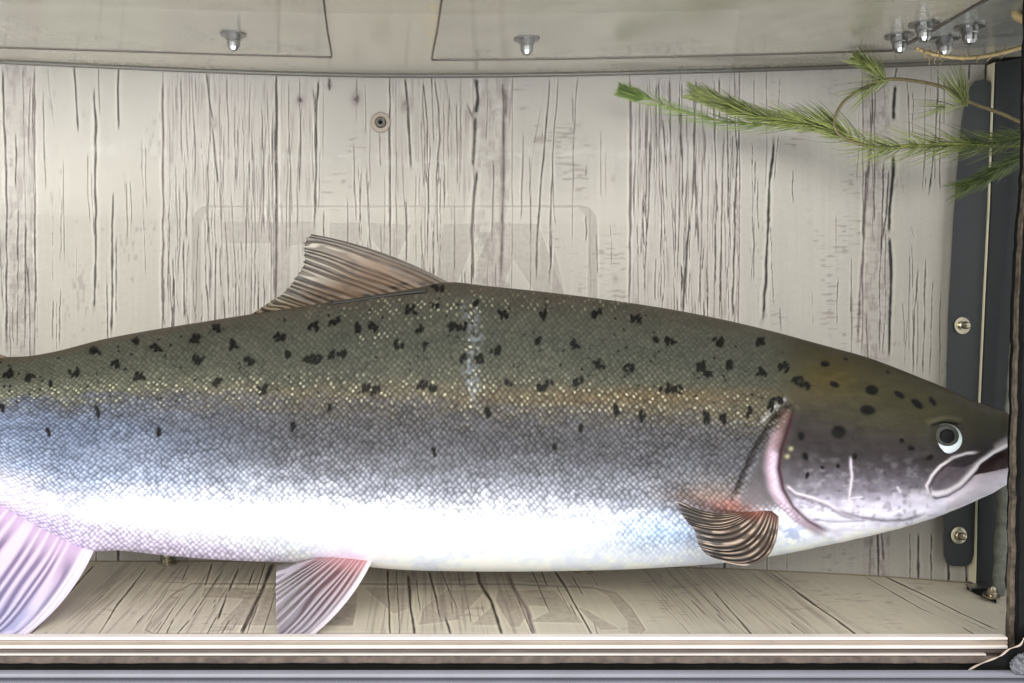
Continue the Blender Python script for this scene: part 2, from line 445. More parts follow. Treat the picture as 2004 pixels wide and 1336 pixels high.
    # embossed badge: rounded frame and block shapes, relief highlights painted as light rims
    fx0, fx1, fy0, fy1, rad = 376, 1168, 402, 700, 34
    qx = np.abs(px-(fx0+fx1)/2)-((fx1-fx0)/2-rad); qy = np.abs(py-(fy0+fy1)/2)-((fy1-fy0)/2-rad)
    sd = np.hypot(np.maximum(qx, 0), np.maximum(qy, 0))+np.minimum(np.maximum(qx, qy), 0)-rad
    side = sst(-250, 60, qx)*1.0
    wfr = 4+14*sst(0, 20, qx+6)
    a = ((sd < 0) & (sd > -wfr))*0.36
    rim = np.exp(-(sd/1.6)**2)*0.25
    a = np.clip(a+rim*0.9, 0, 1)[..., None]
    col = col*(1-a)+lin((150, 140, 130))*a
    hl = (np.exp(-((sd-3)/1.6)**2)*0.12+np.exp(-((sd+wfr+2)/1.6)**2)*0.12)[..., None]
    col = col*(1+hl)
    polys = [[(434, 434), (618, 434), (618, 474), (568, 480), (568, 640), (530, 640), (530, 476), (434, 474)],
             [(645, 436), (702, 436), (702, 640), (645, 640)], [(718, 436), (805, 440), (770, 520), (730, 470)],
             [(868, 438), (942, 438), (900, 540), (868, 600), (852, 560)],
             [(965, 438), (1052, 438), (1112, 600), (1060, 600), (1040, 560), (1004, 505), (985, 560), (975, 600), (930, 600), (932, 520)],
             [(1085, 490), (1110, 600), (1080, 600)]]
    for p in polys:
        m = inpoly(px, py, p)
        pts = p+[p[0]]
        d, _ = seg_dist(px, py, pts)
        a = (m*0.26*(0.6+0.8*vnoise(px/6., py/5., 91))+np.exp(-(d/1.3)**2)*0.12)[..., None]
        col = col*(1-a)+lin((150, 136, 130))*a
        hl = (np.exp(-((d-2.5)/1.4)**2)*(~m)*0.12)[..., None]
        col = col*(1+hl)
    return np.clip(col*np.array([0.545, 0.54, 0.555]), 0, 0.9)

# back panel
pxs = np.arange(-500, 1960, 1.5); tt = np.linspace(0, 1, 560)
PX, T = np.meshgrid(pxs, tt)
PY = (ytop(PX)-3)+T*(ybot(PX)+3-ytop(PX)+3)
X, Y, Z = P(PX, PY, DB)
me = grid_mesh('back_panel', X, np.full_like(X, DB), Z, flip=True)
set_attr(me, 'Col', wall_colour(PX, PY))
part('back_panel', me, M['panel'], tank)
b = MB(); x0 = P(-500, 0, DB)[0]; x1 = P(2060, 0, DB)[0]
b.box(x0, x1, DB+.002, DB+.010, -.21, .20)
part('backing_board', b.mesh('backing_board'), M['dark'], tank)

# floor panel
def floor_colour(px, py):
    base = np.empty(px.shape+(3,)); base[:] = lin((186, 178, 158))
    base *= (0.92+0.16*fbm(px/140., py/30., 103))[..., None]
    # plank coordinate: x where this point's plank line meets the back wall
    dd = np.clip((py-1098)/150., 0, 1.2)
    u = CX+(px-CX)/(1+0.32*dd)+0
    u = np.where(px < 700, 740+(px-740)/(1+0.36*dd+0.02), u)
    base *= (0.93+0.14*fbm(u/6., py/300., 104))[..., None]
    n = vnoise(px/20., py/2.5, 105)*fbm(px/70., py/30., 106)
    a = (sst(.46, .6, n)*.35)[..., None]
    base = base*(1-a)+DKR*a
    for a0, b0 in [(250, 540), (740, 1000), (1230, 1500)]:
        n = fbm(u/3.2, py/60., 107, 3); a = (sst(.52, .7, n)*.4*((u > a0) & (u < b0)))[..., None]
        base = base*(1-a)+DKR*a
    ST = []
    def s(pts, w=1.6, dk=0.8, t=DK): ST.append((pts, w, dk, t))
    s([(188, 1102), (120, 1175), (55, 1248)], 2.6, .9); s([(290, 1105), (232, 1180), (188, 1248)], 2.4, .8)
    s([(536, 1098), (510, 1160), (490, 1205), (470, 1250)], 4.2, .95); s([(505, 1180), (480, 1250)], 2, .7); s([(540, 1155), (510, 1250)], 1.6, .7)
    for xa, ya, xb, yb, w in [(468, 1108, 445, 1160, 2.2), (445, 1160, 425, 1215, 2.4), (415, 1100, 400, 1150, 2.), (440, 1110, 375, 1210, 1.8), (375, 1210, 338, 1250, 2.2), (395, 1140, 340, 1210, 1.5), (340, 1210, 320, 1250, 1.8),
                              (372, 1100, 355, 1140, 1.3), (425, 1205, 400, 1250, 2.2), (500, 1110, 485, 1150, 1.5), (452, 1210, 428, 1250, 2.2), (360, 1160, 300, 1250, 1.2), (330, 1150, 285, 1220, 1.), (300, 1140, 270, 1180, 1.), (520, 1100, 500, 1160, 1.4)]:
        s([(xa, ya), ((xa+xb)/2, (ya+yb)/2), (xb, yb)], w, .8)
    s([(757, 1110), (762, 1180), (764, 1250)], 2.6, .9); s([(775, 1112), (782, 1250)], 1.4, .7); s([(797, 1120), (802, 1170), (812, 1250)], 3.2, .85, DK); s([(815, 1130), (822, 1200)], 1.6, .7)
    s([(838, 1115), (852, 1165), (862, 1215)], 2.2, .9); s([(870, 1205), (884, 1250)], 2.2, .9); s([(862, 1112), (896, 1195)], 1.4, .7); s([(895, 1112), (902, 1150)], 1.3, .6)
    s([(932, 1112), (938, 1140), (960, 1175), (984, 1250)], 3.4, .9); s([(988, 1112), (1004, 1150), (1030, 1190), (1050, 1250)], 4.2, .6, DKR); s([(1010, 1160), (1046, 1250)], 2, .6)
    s([(1040, 1112), (1060, 1160), (1080, 1205)], 1.6, .7); s([(1058, 1112), (1072, 1150)], 1.6, .7); s([(1082, 1112), (1105, 1145), (1135, 1200), (1162, 1250)], 2.8, .95); s([(1160, 1215), (1172, 1250)], 1.4, .6)
    s([(1240, 1120), (1290, 1175), (1340, 1230), (1362, 1252)], 1.4, .55, DKR)
    s([(1395, 1155), (1430, 1195), (1480, 1252)], 2.4, .75); s([(1545, 1215), (1590, 1252)], 2.4, .8); s([(1500, 1115), (1570, 1165), (1640, 1215), (1692, 1254)], 2.8, .9)
    s([(1552, 1155), (1600, 1190)], 2.4, .6); s([(1685, 1124), (1740, 1155), (1800, 1190), (1840, 1207)], 2.2, .8); s([(1722, 1124), (1800, 1160), (1880, 1200), (1962, 1238)], 3.2, .9)
    s([(1760, 1150), (1860, 1200), (1950, 1240)], 1.6, .5); s([(1880, 1225), (1925, 1252)], 2.2, .7); s([(1900, 1215), (1950, 1250)], 2.8, .4, lin((120, 132, 138)))
    rr = random.Random(5)
    for _ in range(60):
        ub = rr.choice([rr.uniform(250, 560), rr.uniform(1225, 1500), rr.uniform(760, 1150)]); y0 = rr.uniform(1100, 1220); y1 = y0+rr.uniform(12, 45)
        k = .32 if ub > 700 else .38
        f = lambda y: (CX if ub > 700 else 740)+(ub-(CX if ub > 700 else 740))*(1+k*(y-1098)/150)
        s([(f(y0), y0), (f(y1), y1)], rr.uniform(.8, 1.5), rr.uniform(.4, .8))
    col = streaks(px, py, base, ST)
    # embossed badge on the floor, edges that catch light painted paler
    fr = [(285, 1232), (300, 1205), (335, 1165), (375, 1142), (1000, 1143), (1160, 1150), (1205, 1160), (1235, 1190), (1262, 1232), (1250, 1243), (700, 1240), (300, 1240), (285, 1232)]
    d, _ = seg_dist(px, py, fr)
    a = (np.exp(-(d/1.7)**2)*.6)[..., None]; col = col*(1-a)+lin((120, 108, 98))*a
    col = col*(1+(np.exp(-((d-3.5)/1.8)**2)*.14)[..., None])
    polys = [[(400, 1150), (620, 1152), (700, 1160), (690, 1225), (430, 1222), (480, 1170), (395, 1168)],
             [(640, 1180), (700, 1182), (690, 1222), (610, 1222)], [(715, 1150), (800, 1152), (800, 1190), (770, 1200)],
             [(875, 1155), (950, 1155), (895, 1212), (820, 1222), (830, 1190)], [(925, 1222), (960, 1190), (975, 1222)],
             [(975, 1156), (1085, 1156), (1140, 1218), (1040, 1216), (1060, 1205), (1078, 1196), (1070, 1186), (1040, 1184), (1025, 1192), (1030, 1205), (1015, 1226), (1000, 1226), (970, 1176)],
             [(1130, 1188), (1150, 1196), (1210, 1230), (1175, 1232)],
             [(1165, 1152), (1205, 1162), (1235, 1192), (1262, 1232), (1245, 1240), (1230, 1238), (1228, 1215), (1205, 1185), (1190, 1165)]]
    for p in polys:
        m = inpoly(px, py, p); d, _ = seg_dist(px, py, p+[p[0]])
        a = (m*.34*(.6+.8*vnoise(px/8., py/3., 111))+np.exp(-(d/1.2)**2)*.12)[..., None]
        col = col*(1-a)+lin((128, 114, 104))*a
        col = col*(1+(np.exp(-((d-2.5)/1.4)**2)*(~m)*.12)[..., None])
    return np.clip(col*np.array([1.0, .985, 1.02]), 0, .85)

xw = np.linspace(P(-500, 0, DB)[0], P(2040, 0, DB)[0], 2200)
dw = 1/np.linspace(1/DB, 1/(DF-.001), 150)
XW, DW = np.meshgrid(xw, dw)
ZW = zf(XW)
FPX = CX+XW*F/DW; FPY = CY-ZW*F/DW
me = grid_mesh('floor_panel', XW, DW, ZW)
set_attr(me, 'Col', floor_colour(FPX, FPY))
part('floor_panel', me, M['floorp'], tank)
b = MB(); b.box(xw[0], xw[-1], DF-.006, DB+.01, -.214, -.200)
part('base_board', b.mesh('base_board'), M['dark'], tank)
# thin brown joint bead between floor and back panel
b = MB(); pts = [(x, DB-.0005, float(zf(x))+.0004) for x in np.linspace(P(-500, 0, DB)[0], P(1912, 0, DB)[0], 60)]
b.tube(pts, .0005, 6); part('floor_joint', b.mesh('floor_joint', True), mat('joint_brown', tuple(lin((120, 108, 88))), .6), tank)

# lid (ceiling seen from below)
dl = 1/np.linspace(1/DB, 1/(DF-.03), 110)
xl = np.linspace(xw[0], P(2060, 0, DB)[0], 1000)
XL, DL = np.meshgrid(xl, dl); ZL = zc(XL)
LPX = CX+XL*F/DL; LPY = CY-ZL*F/DL
col = np.empty(XL.shape+(3,)); col[:] = lin((126, 121, 108))
col *= (0.94+.12*fbm(LPX/200., LPY/60., 201))[..., None]
col *= (0.98+.05*fbm(LPX/9., LPY/400., 202))[..., None]
n = vnoise(LPX/16., LPY/2.6, 203)*fbm(LPX/90., LPY/30., 204); a = (sst(.5, .62, n)*.3)[..., None]; col = col*(1-a)+DKR*a
a = (np.exp(-(((LPX-858)/26)**2+((LPY-35)/50)**2))*sst(.4, .7, fbm(LPX/9., LPY/7., 205))*.6)[..., None]; col = col*(1-a)+lin((165, 140, 85))*a
d_ = np.abs(np.hypot(LPX-746, (LPY-66)*1.1)-17); a = (np.exp(-(d_/2.)**2)*(LPY > 62)*.45)[..., None]; col = col*(1-a)+lin((90, 86, 80))*a  # mirror image of the panel washer, painted as a partial ring
me = grid_mesh('lid', XL, DL, ZL, flip=True); set_attr(me, 'Col', np.clip(col, 0, .85))
part('lid', me, M['lid'], tank)
b = MB(); b.box(xl[0], xl[-1], DF-.03, DB+.01, .186, .194); part('lid_cover', b.mesh('lid_cover'), M['dark'], tank)
# dark tube standing in for the seam shadow along the lid's back edge
b = MB(); pts = [(x, DB-.0022, float(zc(x))-.0005) for x in np.linspace(xl[0], P(1945, 0, DB)[0], 80)]
b.tube(pts, .0022, 8); part('lid_seam_shadow', b.mesh('lid_seam_shadow', True), mat('seam_shadow_grey', tuple(lin((72, 68, 60))), .35, 0, .5), tank)

def on_lid(px, py, dz=0.0):
    d = .65
    for _ in range(12):
        X_ = (px-CX)*d/F; d = F*(float(zc(X_))-dz)/(CY-py)
    return ((px-CX)*d/F, d, float(zc((px-CX)*d/F))-dz)
def plate(name, poly, m, th=.0016):
    fr = [on_lid(x, y, th) for x, y in poly]
    bk = [(p[0], p[1], p[2]+th+.0004) for p in fr]
    b = MB(); b.prism(fr, bk); return part(name, b.mesh(name), m, tank)
def dens(pts, n=8):
    out = []
    for (a, b_), (c, d) in zip(pts[:-1], pts[1:]):
        for k in range(n): out.append((a+(c-a)*k/n, b_+(d-b_)*k/n))
    out.append(pts[-1]); return out
plate('lid_plate', dens([(-420, 68), (0, 91), (200, 97), (420, 104), (649, 110)], 3)+[(628, -28)]+dens([(400, -32), (-420, -60)], 4), M['plate'])
plate('lid_plate', dens([(845, 115), (1100, 113), (1300, 109), (1500, 104), (1745, 97)], 3)+[(1800, 70), (1900, 12), (1960, -22)]+dens([(1500, -24), (870, -24)], 4), M['plate'])
plate('lid_plate', [(1757, 99), (1806, 74), (1905, 16), (1975, -20), (2090, -20), (2090, 60), (1990, 88), (1880, 95)], M['plateg'])
# shadow gaps along the plate edges, drawn as dark tubes
def lidline(pts, r, m, nm, dz=.0012):
    b = MB(); b.tube([on_lid(x, y, dz) for x, y in dens(pts, 6)], r, 6); part(nm, b.mesh(nm, True), m, tank)
M['shadow_gap'] = mat('shadow_gap_dark', tuple(lin((58, 50, 42))), .6)
lidline([(-420, 68), (0, 91), (200, 97), (420, 104), (649, 110)], .00125, M['shadow_gap'], 'shadow_gap')
lidline([(649, 110), (640, 60), (630, -20)], .0006, M['shadow_gap'], 'shadow_gap')
lidline([(845, 115), (1100, 113), (1300, 109), (1500, 104), (1745, 97), (1800, 70), (1860, 35)], .0014, M['shadow_gap'], 'shadow_gap')
lidline([(845, 115), (856, 60), (868, -20)], .0006, M['shadow_gap'], 'shadow_gap')
lidline([(1860, 35), (1905, 12), (1950, -15)], .0010, M['shadow_gap'], 'shadow_gap')

def bolt(p, axis, r, m, parent, name='bolt', wm=None):
    p = Vector(p); ax = Vector(axis).normalized()
    b = MB(); b.lathe(p, ax, [(r*1.0, 0), (r*1.0, r*.9), (r*.85, r*1.0), (r*.85, r*1.3), (r*.78, r*1.8), (r*.5, r*2.2), (r*.1, r*2.35)], 18)
    o = part(name, b.mesh(name, False), m, parent)
    w = MB(); w.lathe(p, ax, [(r*1.75, -.0002), (r*1.75, r*.28), (r*1.2, r*.36), (r*.6, r*.36)], 24)
    part('washer', w.mesh('washer'), wm or m, o)
    return o
for x, y in [(457, 66), (1031, 74), (-150, 50)]:
    bolt(on_lid(x, y, .0016), (0, 0, -1), .0046, M['steel'], tank)
for x, y in [(1760, 68), (1808, 45), (1848, 74), (1897, 50)]:
    bolt(on_lid(x, y, .0016), (0.02, 0, -1), .0050, M['steel'], tank)
# washer screw in back panel
c = Vector(P(745, 240, DB-.0002))
w = MB(); w.lathe(c, (0, -1, 0), [(.0072, 0), (.0072, .0010), (.0066, .0016), (.0042, .0016), (.0038, .0008)], 32)
o = part('panel_screw', w.mesh('panel_screw'), M['tan'], tank)
w = MB(); w.lathe(c, (0, -1, 0), [(.0040, 0), (.0040, .0020), (.0032, .0028), (.0020, .0028), (.0018, .0012)], 24)
part('screw_head', w.mesh('screw_head'), mat('screw_grey', tuple(lin((70, 68, 60))), .35, .3), o)
w = MB(); w.lathe(c, (0, -1, 0), [(.0015, .0012), (.0015, .0030), (.0008, .0033)], 6)
part('screw_socket', w.mesh('screw_socket'), M['black'], o)
# screws in the floor
for x, y in [(328, 1111), (1141, 1119)]:
    z = -.178; d = F*(-z)/(y-CY); zz = float(zf((x-CX)*d/F))
    bolt(((x-CX)*d/F, d, zz+.0003), (0, 0, 1), .0040, M['brass'], tank, 'floor_screw')

# strap, clear panel edge and dark side frame at the right
strap = [(1898, 172), (1908, 158), (1925, 155), (1938, 160), (1944, 176), (1936, 400), (1927, 580), (1918, 780), (1911, 950), (1906, 1085), (1900, 1102), (1886, 1108), (1862, 1107), (1851, 1100), (1847, 1085), (1848, 950), (1851, 780), (1855, 620), (1866, 420), (1880, 250), (1888, 200)]
b = MB(); b.prism([P(x, y, DB-.008) for x, y in strap], [P(x, y, DB-.003) for x, y in strap])
part('strap', b.mesh('strap'), M['slate'], tank)
for x, y in [(1882, 637), (1875, 1047)]:
    bolt(P(x, y, DB-.008), (0.1, -1, .05), .0034, M['brass'], tank)
edge = [(1948, 122), (1945, 200), (1938, 400), (1929, 580), (1920, 780), (1914, 1000), (1911, 1142)]
b = MB()
fr = [P(x-2.6, y, DB-.010) for x, y in edge]+[P(x+1.8, y, DB-.010) for x, y in reversed(edge)]
b.prism(fr, [(p[0], p[1]+.009, p[2]) for p in fr]); part('panel_edge', b.mesh('panel_edge'), M['cream'], tank)
fr = [P(x+2.2, y, DB-.012) for x, y in edge]+[P(2110, 1175, DB-.012), P(2110, 90, DB-.012)]
b = MB(); b.prism(fr, [(p[0], p[1]+.014, p[2]) for p in fr]); part('side_frame', b.mesh('side_frame'), M['dark'], tank)
# rough silicone seam by the post
b = MB(); pts = []; rs = []
for i, y in enumerate(np.linspace(60, 1215, 70)):
    x = np.interp(y, [60, 400, 780, 1180], [2012, 2004, 1972, 1953]); pts.append(P(x+rnd.uniform(-2, 2), y, .70)); rs.append(.0045*(1+rnd.uniform(-.15, .15)) if y > 830 else .0015)
b.tube(pts, rs, 8); part('silicone_seam', b.mesh('silicone_seam', True), M['silicone'], tank)
# front post
b = MB()
L = [(2014, -20), (2008, 330), (1999, 440), (1992, 600), (1985, 800), (1980, 1000), (1976, 1180), (1973, 1290)]
L = [(float(np.interp(y, [q[1] for q in L], [q[0] for q in L]))+rnd.uniform(-1.6, 1.6), float(y)) for y in np.linspace(-20, 1290, 80)]
n = len(L)
fr = [P(x, y, DF-.004) for x, y in L]+[P(x+np.interp(y, [0, 600, 1290], [14, 12, 20]), y, DF-.004) for x, y in reversed(L)]
b.prism(fr, [(p[0]+.0006, p[1]+.004, p[2]) for p in fr]); part('front_post', b.mesh('front_post'), M['rust'], tank)
fr = [P(x+np.interp(y, [0, 600, 1290], [14, 12, 20]), y, DF-.008) for x, y in L]+[P(2300, 1330, DF-.008), P(2300, -60, DF-.008)]
b = MB(); b.prism(fr, [(p[0], p[1]+.012, p[2]) for p in fr]); part('outer_frame', b.mesh('outer_frame'), M['black'], tank)
# latch on the floor in the right corner
b = MB(); z = -.1885
def onfl(px, py, z=-.186): d = F*(-z)/(py-CY); return ((px-CX)*d/F, d, z)
q = [onfl(1890, 1143), onfl(1925, 1139), onfl(1950, 1146), onfl(1956, 1152), onfl(1948, 1156), onfl(1925, 1148), onfl(1900, 1150)]
b.prism(q, [(p[0], p[1], p[2]-.002) for p in q]); lt = part('corner_latch', b.mesh('corner_latch'), M['steel'], tank)
q = [onfl(1892, 1148, -.187), onfl(1930, 1150, -.187), onfl(1950, 1160, -.187), onfl(1950, 1176, -.187), onfl(1915, 1160, -.187)]
b = MB(); b.prism(q, [(p[0], p[1], p[2]-.0015) for p in q]); part('latch_slot', b.mesh('latch_slot'), M['black'], lt)
bolt(onfl(1940, 1166, -.186), (0, -.2, 1), .0030, M['brass'], tank, 'latch_nut')

# front sill: stacked strips below the pane
def strip(name, y0, y1, d, m, dep=.006, x0=-620, x1=1972, rag=0, x1b=None):
    b = MB(); r = (y1-y0)/2*d/F
    xs_ = np.linspace(x0, x1, 90 if rag else 2)
    vs = []; fs = []; K = 10
    for i, x in enumerate(xs_):
        a_ = y0+(rnd.uniform(-rag, rag) if rag else 0); b_ = y1+(rnd.uniform(-rag, rag) if rag else 0)
        p0 = P(x, a_, d); p1 = P(x, b_, d); e = min(.0008, (p0[2]-p1[2])*.4)
        prof = [(dep, p0[2]), (e, p0[2]), (e*.3, p0[2]-e*.3), (0, p0[2]-e), (0, p1[2]+e), (e*.3, p1[2]+e*.3), (e, p1[2]), (dep, p1[2])]
        vs += [(p0[0], d+yy, zz) for yy, zz in prof]
    K = 8
    fs = [(i*K+k, (i+1)*K+k, (i+1)*K+(k+1) % K, i*K+(k+1) % K) for i in range(len(xs_)-1) for k in range(K)]
    fs += [tuple(range(K)), tuple(range((len(xs_)-1)*K, len(xs_)*K))]
    b.add(vs, fs); return part(name, b.mesh(name, False), m, tank)
strip('sill_edge', 1247, 1253.5, .546, M['white'])
strip('sill_strip', 1253.5, 1263, .5475, M['tan'])
strip('sill_edge', 1263, 1270.5, .5455, M['white'])
strip('sill_strip', 1270.5, 1279.5, .5475, M['brownstrip'])
strip('sill_edge', 1279.5, 1283.5, .5450, M['white'], x1=1930)
strip('sill_base', 1283.5, 1299, .5465, M['dirty'], rag=.8)
strip('sill_gasket', 1298.5, 1330, .5480, M['black'], x1=2300)
b = MB(); z0 = P(0, 1252, .552)[2]
b.box(xw[0], P(1990, 0, .552)[0], .5516, .5520, z0, .20); part('front_pane', b.mesh('front_pane'), M['glass'], tank)
# torn rubber flap at the lower right
fl = [(1893, 1313), (1912, 1302), (1938, 1291), (1958, 1283), (1975, 1270), (1996, 1262), (2004, 1248), (2060, 1240), (2060, 1330), (1950, 1322)]
b = MB(); b.prism([P(x, y, .538) for x, y in fl], [P(x, y, .5405) for x, y in fl]); ff = part('rubber_flap', b.mesh('rubber_flap'), M['black'], tank)
b = MB(); b.tube(catmull([P(x, y, .5375) for x, y in fl[:7]], 6), [.0002+.0004*abs(math.sin(i*.37)) for i in range(37)], 6); part('flap_edge', b.mesh('flap_edge', True), M['tan'], ff)

# grey metal rail the tank stands on
rail = empty('metal_rail', (0, .54, P(0, 1320, .535)[2]), 'smooth grey metal rail with a lengthwise groove running under the tank sill', 'rail')
b = MB(); prof = []
for k in range(9):
    a = R(90+k*90/8); prof.append((.5365+.0030*math.cos(a)+.0, P(0, 1311, .5365)[2]-.003+.003*math.sin(a)))
zt = P(0, 1326, .5335)[2]
prof.insert(0, (.5366, prof[0][1]-.02)); prof.insert(1, (.5366, prof[1][1]-.002))
prof += [(.5335, zt), (.5355, zt-.0004), (.5355, zt-.0010), (.531, zt-.0012), (.5295, zt-.0022), (.5290, zt-.02)]
xa, xb = P(-620, 0, .54)[0], P(2300, 0, .54)[0]; K = len(prof)
b.add([(xa, y, z) for y, z in prof]+[(xb, y, z) for y, z in prof], [(k, K+k, K+(k+1) % K, (k+1) % K) for k in range(K)]+[tuple(range(K)), tuple(range(K, 2*K))])
part('rail_bar', b.mesh('rail_bar', False), M['rail'], rail)
# grey rubble lump at the corner
import bmesh
bm = bmesh.new(); bmesh.ops.create_icosphere(bm, subdivisions=5, radius=1)
for v in bm.verts:
    q = v.co; k_ = 1+.9*(float(fbm(q.x*2.3+q.z*1.7+9, q.y*2.3-q.z+5, 77, 4))-.5)+.35*(float(vnoise(q.x*7+q.z*5+30, q.y*7+40, 78))-.5)
    v.co = Vector(P(1998, 1302, .534))+Vector((q.x*.0048, q.y*.002, q.z*.0048))*k_
me_ = bpy.data.meshes.new('sealant_lump'); bm.to_mesh(me_); bm.free()
me_.polygons.foreach_set('use_smooth', [True]*len(me_.polygons))
o = link('sealant_lump', me_, mat('lump_grey', tuple(lin((62, 64, 68))), .6, 0, .4, .3, 400)); tag(o, 'small crumbly grey sealant lump on the rail at the lower right corner', 'sealant')

# ------------------------------------------------------------------ salmon
DM = 0.632
tx = [-560, -420, -300, -150, -40, 0, 60, 100, 200, 300, 400, 500, 600, 700, 800, 880, 950, 1100, 1200, 1300, 1400, 1500, 1600, 1700, 1800, 1850, 1900, 1950, 1975, 1992, 2003]
ty = [742, 735, 722, 707, 699, 699, 696, 689, 664, 645, 629, 613, 598, 582, 566, 552, 559, 575, 588, 603, 622, 645, 672, 700, 738, 758, 781, 799, 808, 824, 850]
bx = [-560, -420, -300, -150, 0, 60, 120, 180, 240, 300, 400, 540, 600, 700, 780, 900, 1100, 1300, 1400, 1500, 1600, 1700, 1800, 1900, 1950, 1978, 1992, 2003]
by = [880, 872, 880, 925, 990, 1022, 1052, 1076, 1076, 1082, 1091, 1097, 1098, 1104, 1111, 1114, 1113, 1106, 1099, 1086, 1067, 1046, 1020, 983, 961, 943, 925, 890]
def hermite(xs_, ys_):
    xs_ = np.array(xs_, float); ys_ = np.array(ys_, float)
    h = np.diff(xs_); dl_ = np.diff(ys_)/h
    m = np.empty_like(ys_); m[0] = dl_[0]; m[-1] = dl_[-1]; m[1:-1] = (dl_[:-1]*h[1:]+dl_[1:]*h[:-1])/(h[1:]+h[:-1])
    def f(x):
        x = np.asarray(x, float); i = np.clip(np.searchsorted(xs_, x)-1, 0, len(h)-1)
        t = (x-xs_[i])/h[i]
        return (2*t**3-3*t**2+1)*ys_[i]+(t**3-2*t**2+t)*h[i]*m[i]+(-2*t**3+3*t**2)*ys_[i+1]+(t**3-t**2)*h[i]*m[i+1]
    return f
ftop, fbot = hermite(tx, ty), hermite(bx, by)
hwf = hermite([-560, -420, -300, -100, 200, 600, 1000, 1300, 1500, 1700, 1850, 1930, 1975, 2003], [.004, .008, .014, .024, .036, .046, .050, .048, .044, .037, .027, .019, .012, .002])

GILL = [(1543, 800), (1531, 840), (1518, 880), (1514, 915), (1522, 955), (1542, 990), (1572, 1018), (1625, 1047)]
CLEI = [(1545, 790), (1515, 820), (1484, 868), (1466, 905), (1450, 940), (1437, 975)]
LIP = [(1990, 862), (1972, 870), (1945, 884), (1920, 903), (1898, 928), (1876, 949), (1852, 963), (1830, 968), (1818, 962)]
LIP2 = [(1818, 962), (1813, 950), (1824, 930), (1842, 910), (1864, 895), (1890, 887), (1915, 885)]
WL1 = [(1664, 893), (1667, 930), (1664, 958), (1662, 975), (1672, 992), (1690, 1003)]
WL2 = [(1540, 950), (1556, 964), (1590, 973), (1620, 985), (1645, 1001), (1685, 1012)]
DL1 = [(1640, 1000), (1690, 1014), (1730, 1020), (1770, 1019), (1810, 1008)]
DL2 = [(1590, 1018), (1640, 1022), (1700, 1020)]

nx_, nv = 1250, 360
ux = np.concatenate([np.linspace(-560, 1900, 1080), np.linspace(1902, 2003, 80)])
th = np.concatenate([np.linspace(-90, 90, nv, endpoint=False), np.linspace(90, 270, 60, endpoint=False)])
UX, TH = np.meshgrid(ux, np.radians(th), indexing='ij')
zt_, zb_ = (CY-ftop(UX))*DM/F, (CY-fbot(UX))*DM/F
zm, hz = (zt_+zb_)/2, (zt_-zb_)/2
s_, c_ = np.sin(TH), np.cos(TH)
ex = 0.88
FY = -np.sign(c_)*np.abs(c_)**ex*hwf(UX)
FZ = zm+hz*np.sign(s_)*np.abs(s_)**0.98
FX = (UX-CX)*DM/F
# body bend: tail swings slightly to the back, snout straight
bend = np.interp(ux, [-560, 200, 1200, 2003], [.010, .002, 0, .004])[:, None]
DEP = DM+FY+bend
# picture coordinates of every vertex: the markings are laid out on the flank in side view
QX = CX+FX*F/DEP; QY = CY-FZ*F/DEP
front = c_ > 0
# relief on the head
off = np.zeros_like(FX)
hd = front & (QX > 1400)
qx, qy = QX[hd], QY[hd]
def relief(pts, w, amp, off_):
    d, _ = seg_dist(qx, qy, pts); off_ += amp*np.exp(-(d/w)**2)
o_ = np.zeros_like(qx)
relief(GILL, 13, -.0010, o_); relief([(x+15, y+2) for x, y in GILL], 6, .0016, o_); relief([(x-20, y+1) for x, y in GILL], 9, .0008, o_)
relief(CLEI, 5, .0020, o_); relief(LIP, 8, -.0006, o_); relief([(x+6, y+11) for x, y in LIP], 6, .0020, o_)
relief([(1985, 884), (1950, 897), (1925, 912)], 8, .0022, o_); relief([(1905, 905), (1870, 925), (1845, 945)], 8, .0014, o_)
relief(WL1, 3, -.0003, o_); relief(WL2, 3, -.0003, o_); relief(DL1, 4, .0009, o_); relief(DL2, 3, .0006, o_)
d = np.hypot(qx-1850, qy-858); o_ += .0030*np.exp(-(d/34)**2)-.0010*np.exp(-((d-42)/9)**2)
o_ += (fbm(qx/22., qy/16., 301)-.5)*.0016*sst(1540, 1600, qx)
off[hd] = o_
DEP = DEP+off
FXo = FX

# ---- colours
def ramp(v, stops):
    xs_ = [s[0] for s in stops]; cs = np.array([lin(s[1]) for s in stops])
    return np.stack([np.interp(v, xs_, cs[:, k]) for k in range(3)], -1)
latL = np.interp(QX, [-560, 0, 300, 700, 1000, 1300, 1500, 1700, 1850, 2003], [800, 775, 768, 775, 782, 800, 812, 860, 880, 862])
top_ = ftop(UX); bot_ = fbot(UX)
vn = np.where(QY < latL, (QY-top_)/(latL-top_+1e-6), 1+(QY-latL)/(bot_-latL+1e-6))   # 0 top, 1 lateral, 2 belly
vnc = vn+.20*(fbm(QX/45., QY/14., 321, 3)-.5)
cA = ramp(vnc, [(0, (106, 97, 84)), (.15, (98, 96, 85)), (.5, (88, 89, 78)), (.8, (97, 97, 83)), (.97, (118, 110, 92)), (1.12, (106, 103, 104)), (1.35, (130, 130, 137)), (1.55, (170, 172, 184)), (1.72, (225, 226, 236)), (2, (228, 234, 252))])
cB = ramp(vnc, [(0, (104, 92, 74)), (.2, (98, 98, 84)), (.6, (98, 100, 84)), (.95, (128, 128, 112)), (1.05, (112, 116, 128)), (1.25, (150, 164, 196)), (1.5, (190, 204, 235)), (1.7, (228, 228, 245)), (2, (238, 222, 240))])
wt = sst(650, 0, QX)[..., None] if False else (1-sst(0, 650, QX))[..., None]
col = cA*(1-wt)+cB*wt
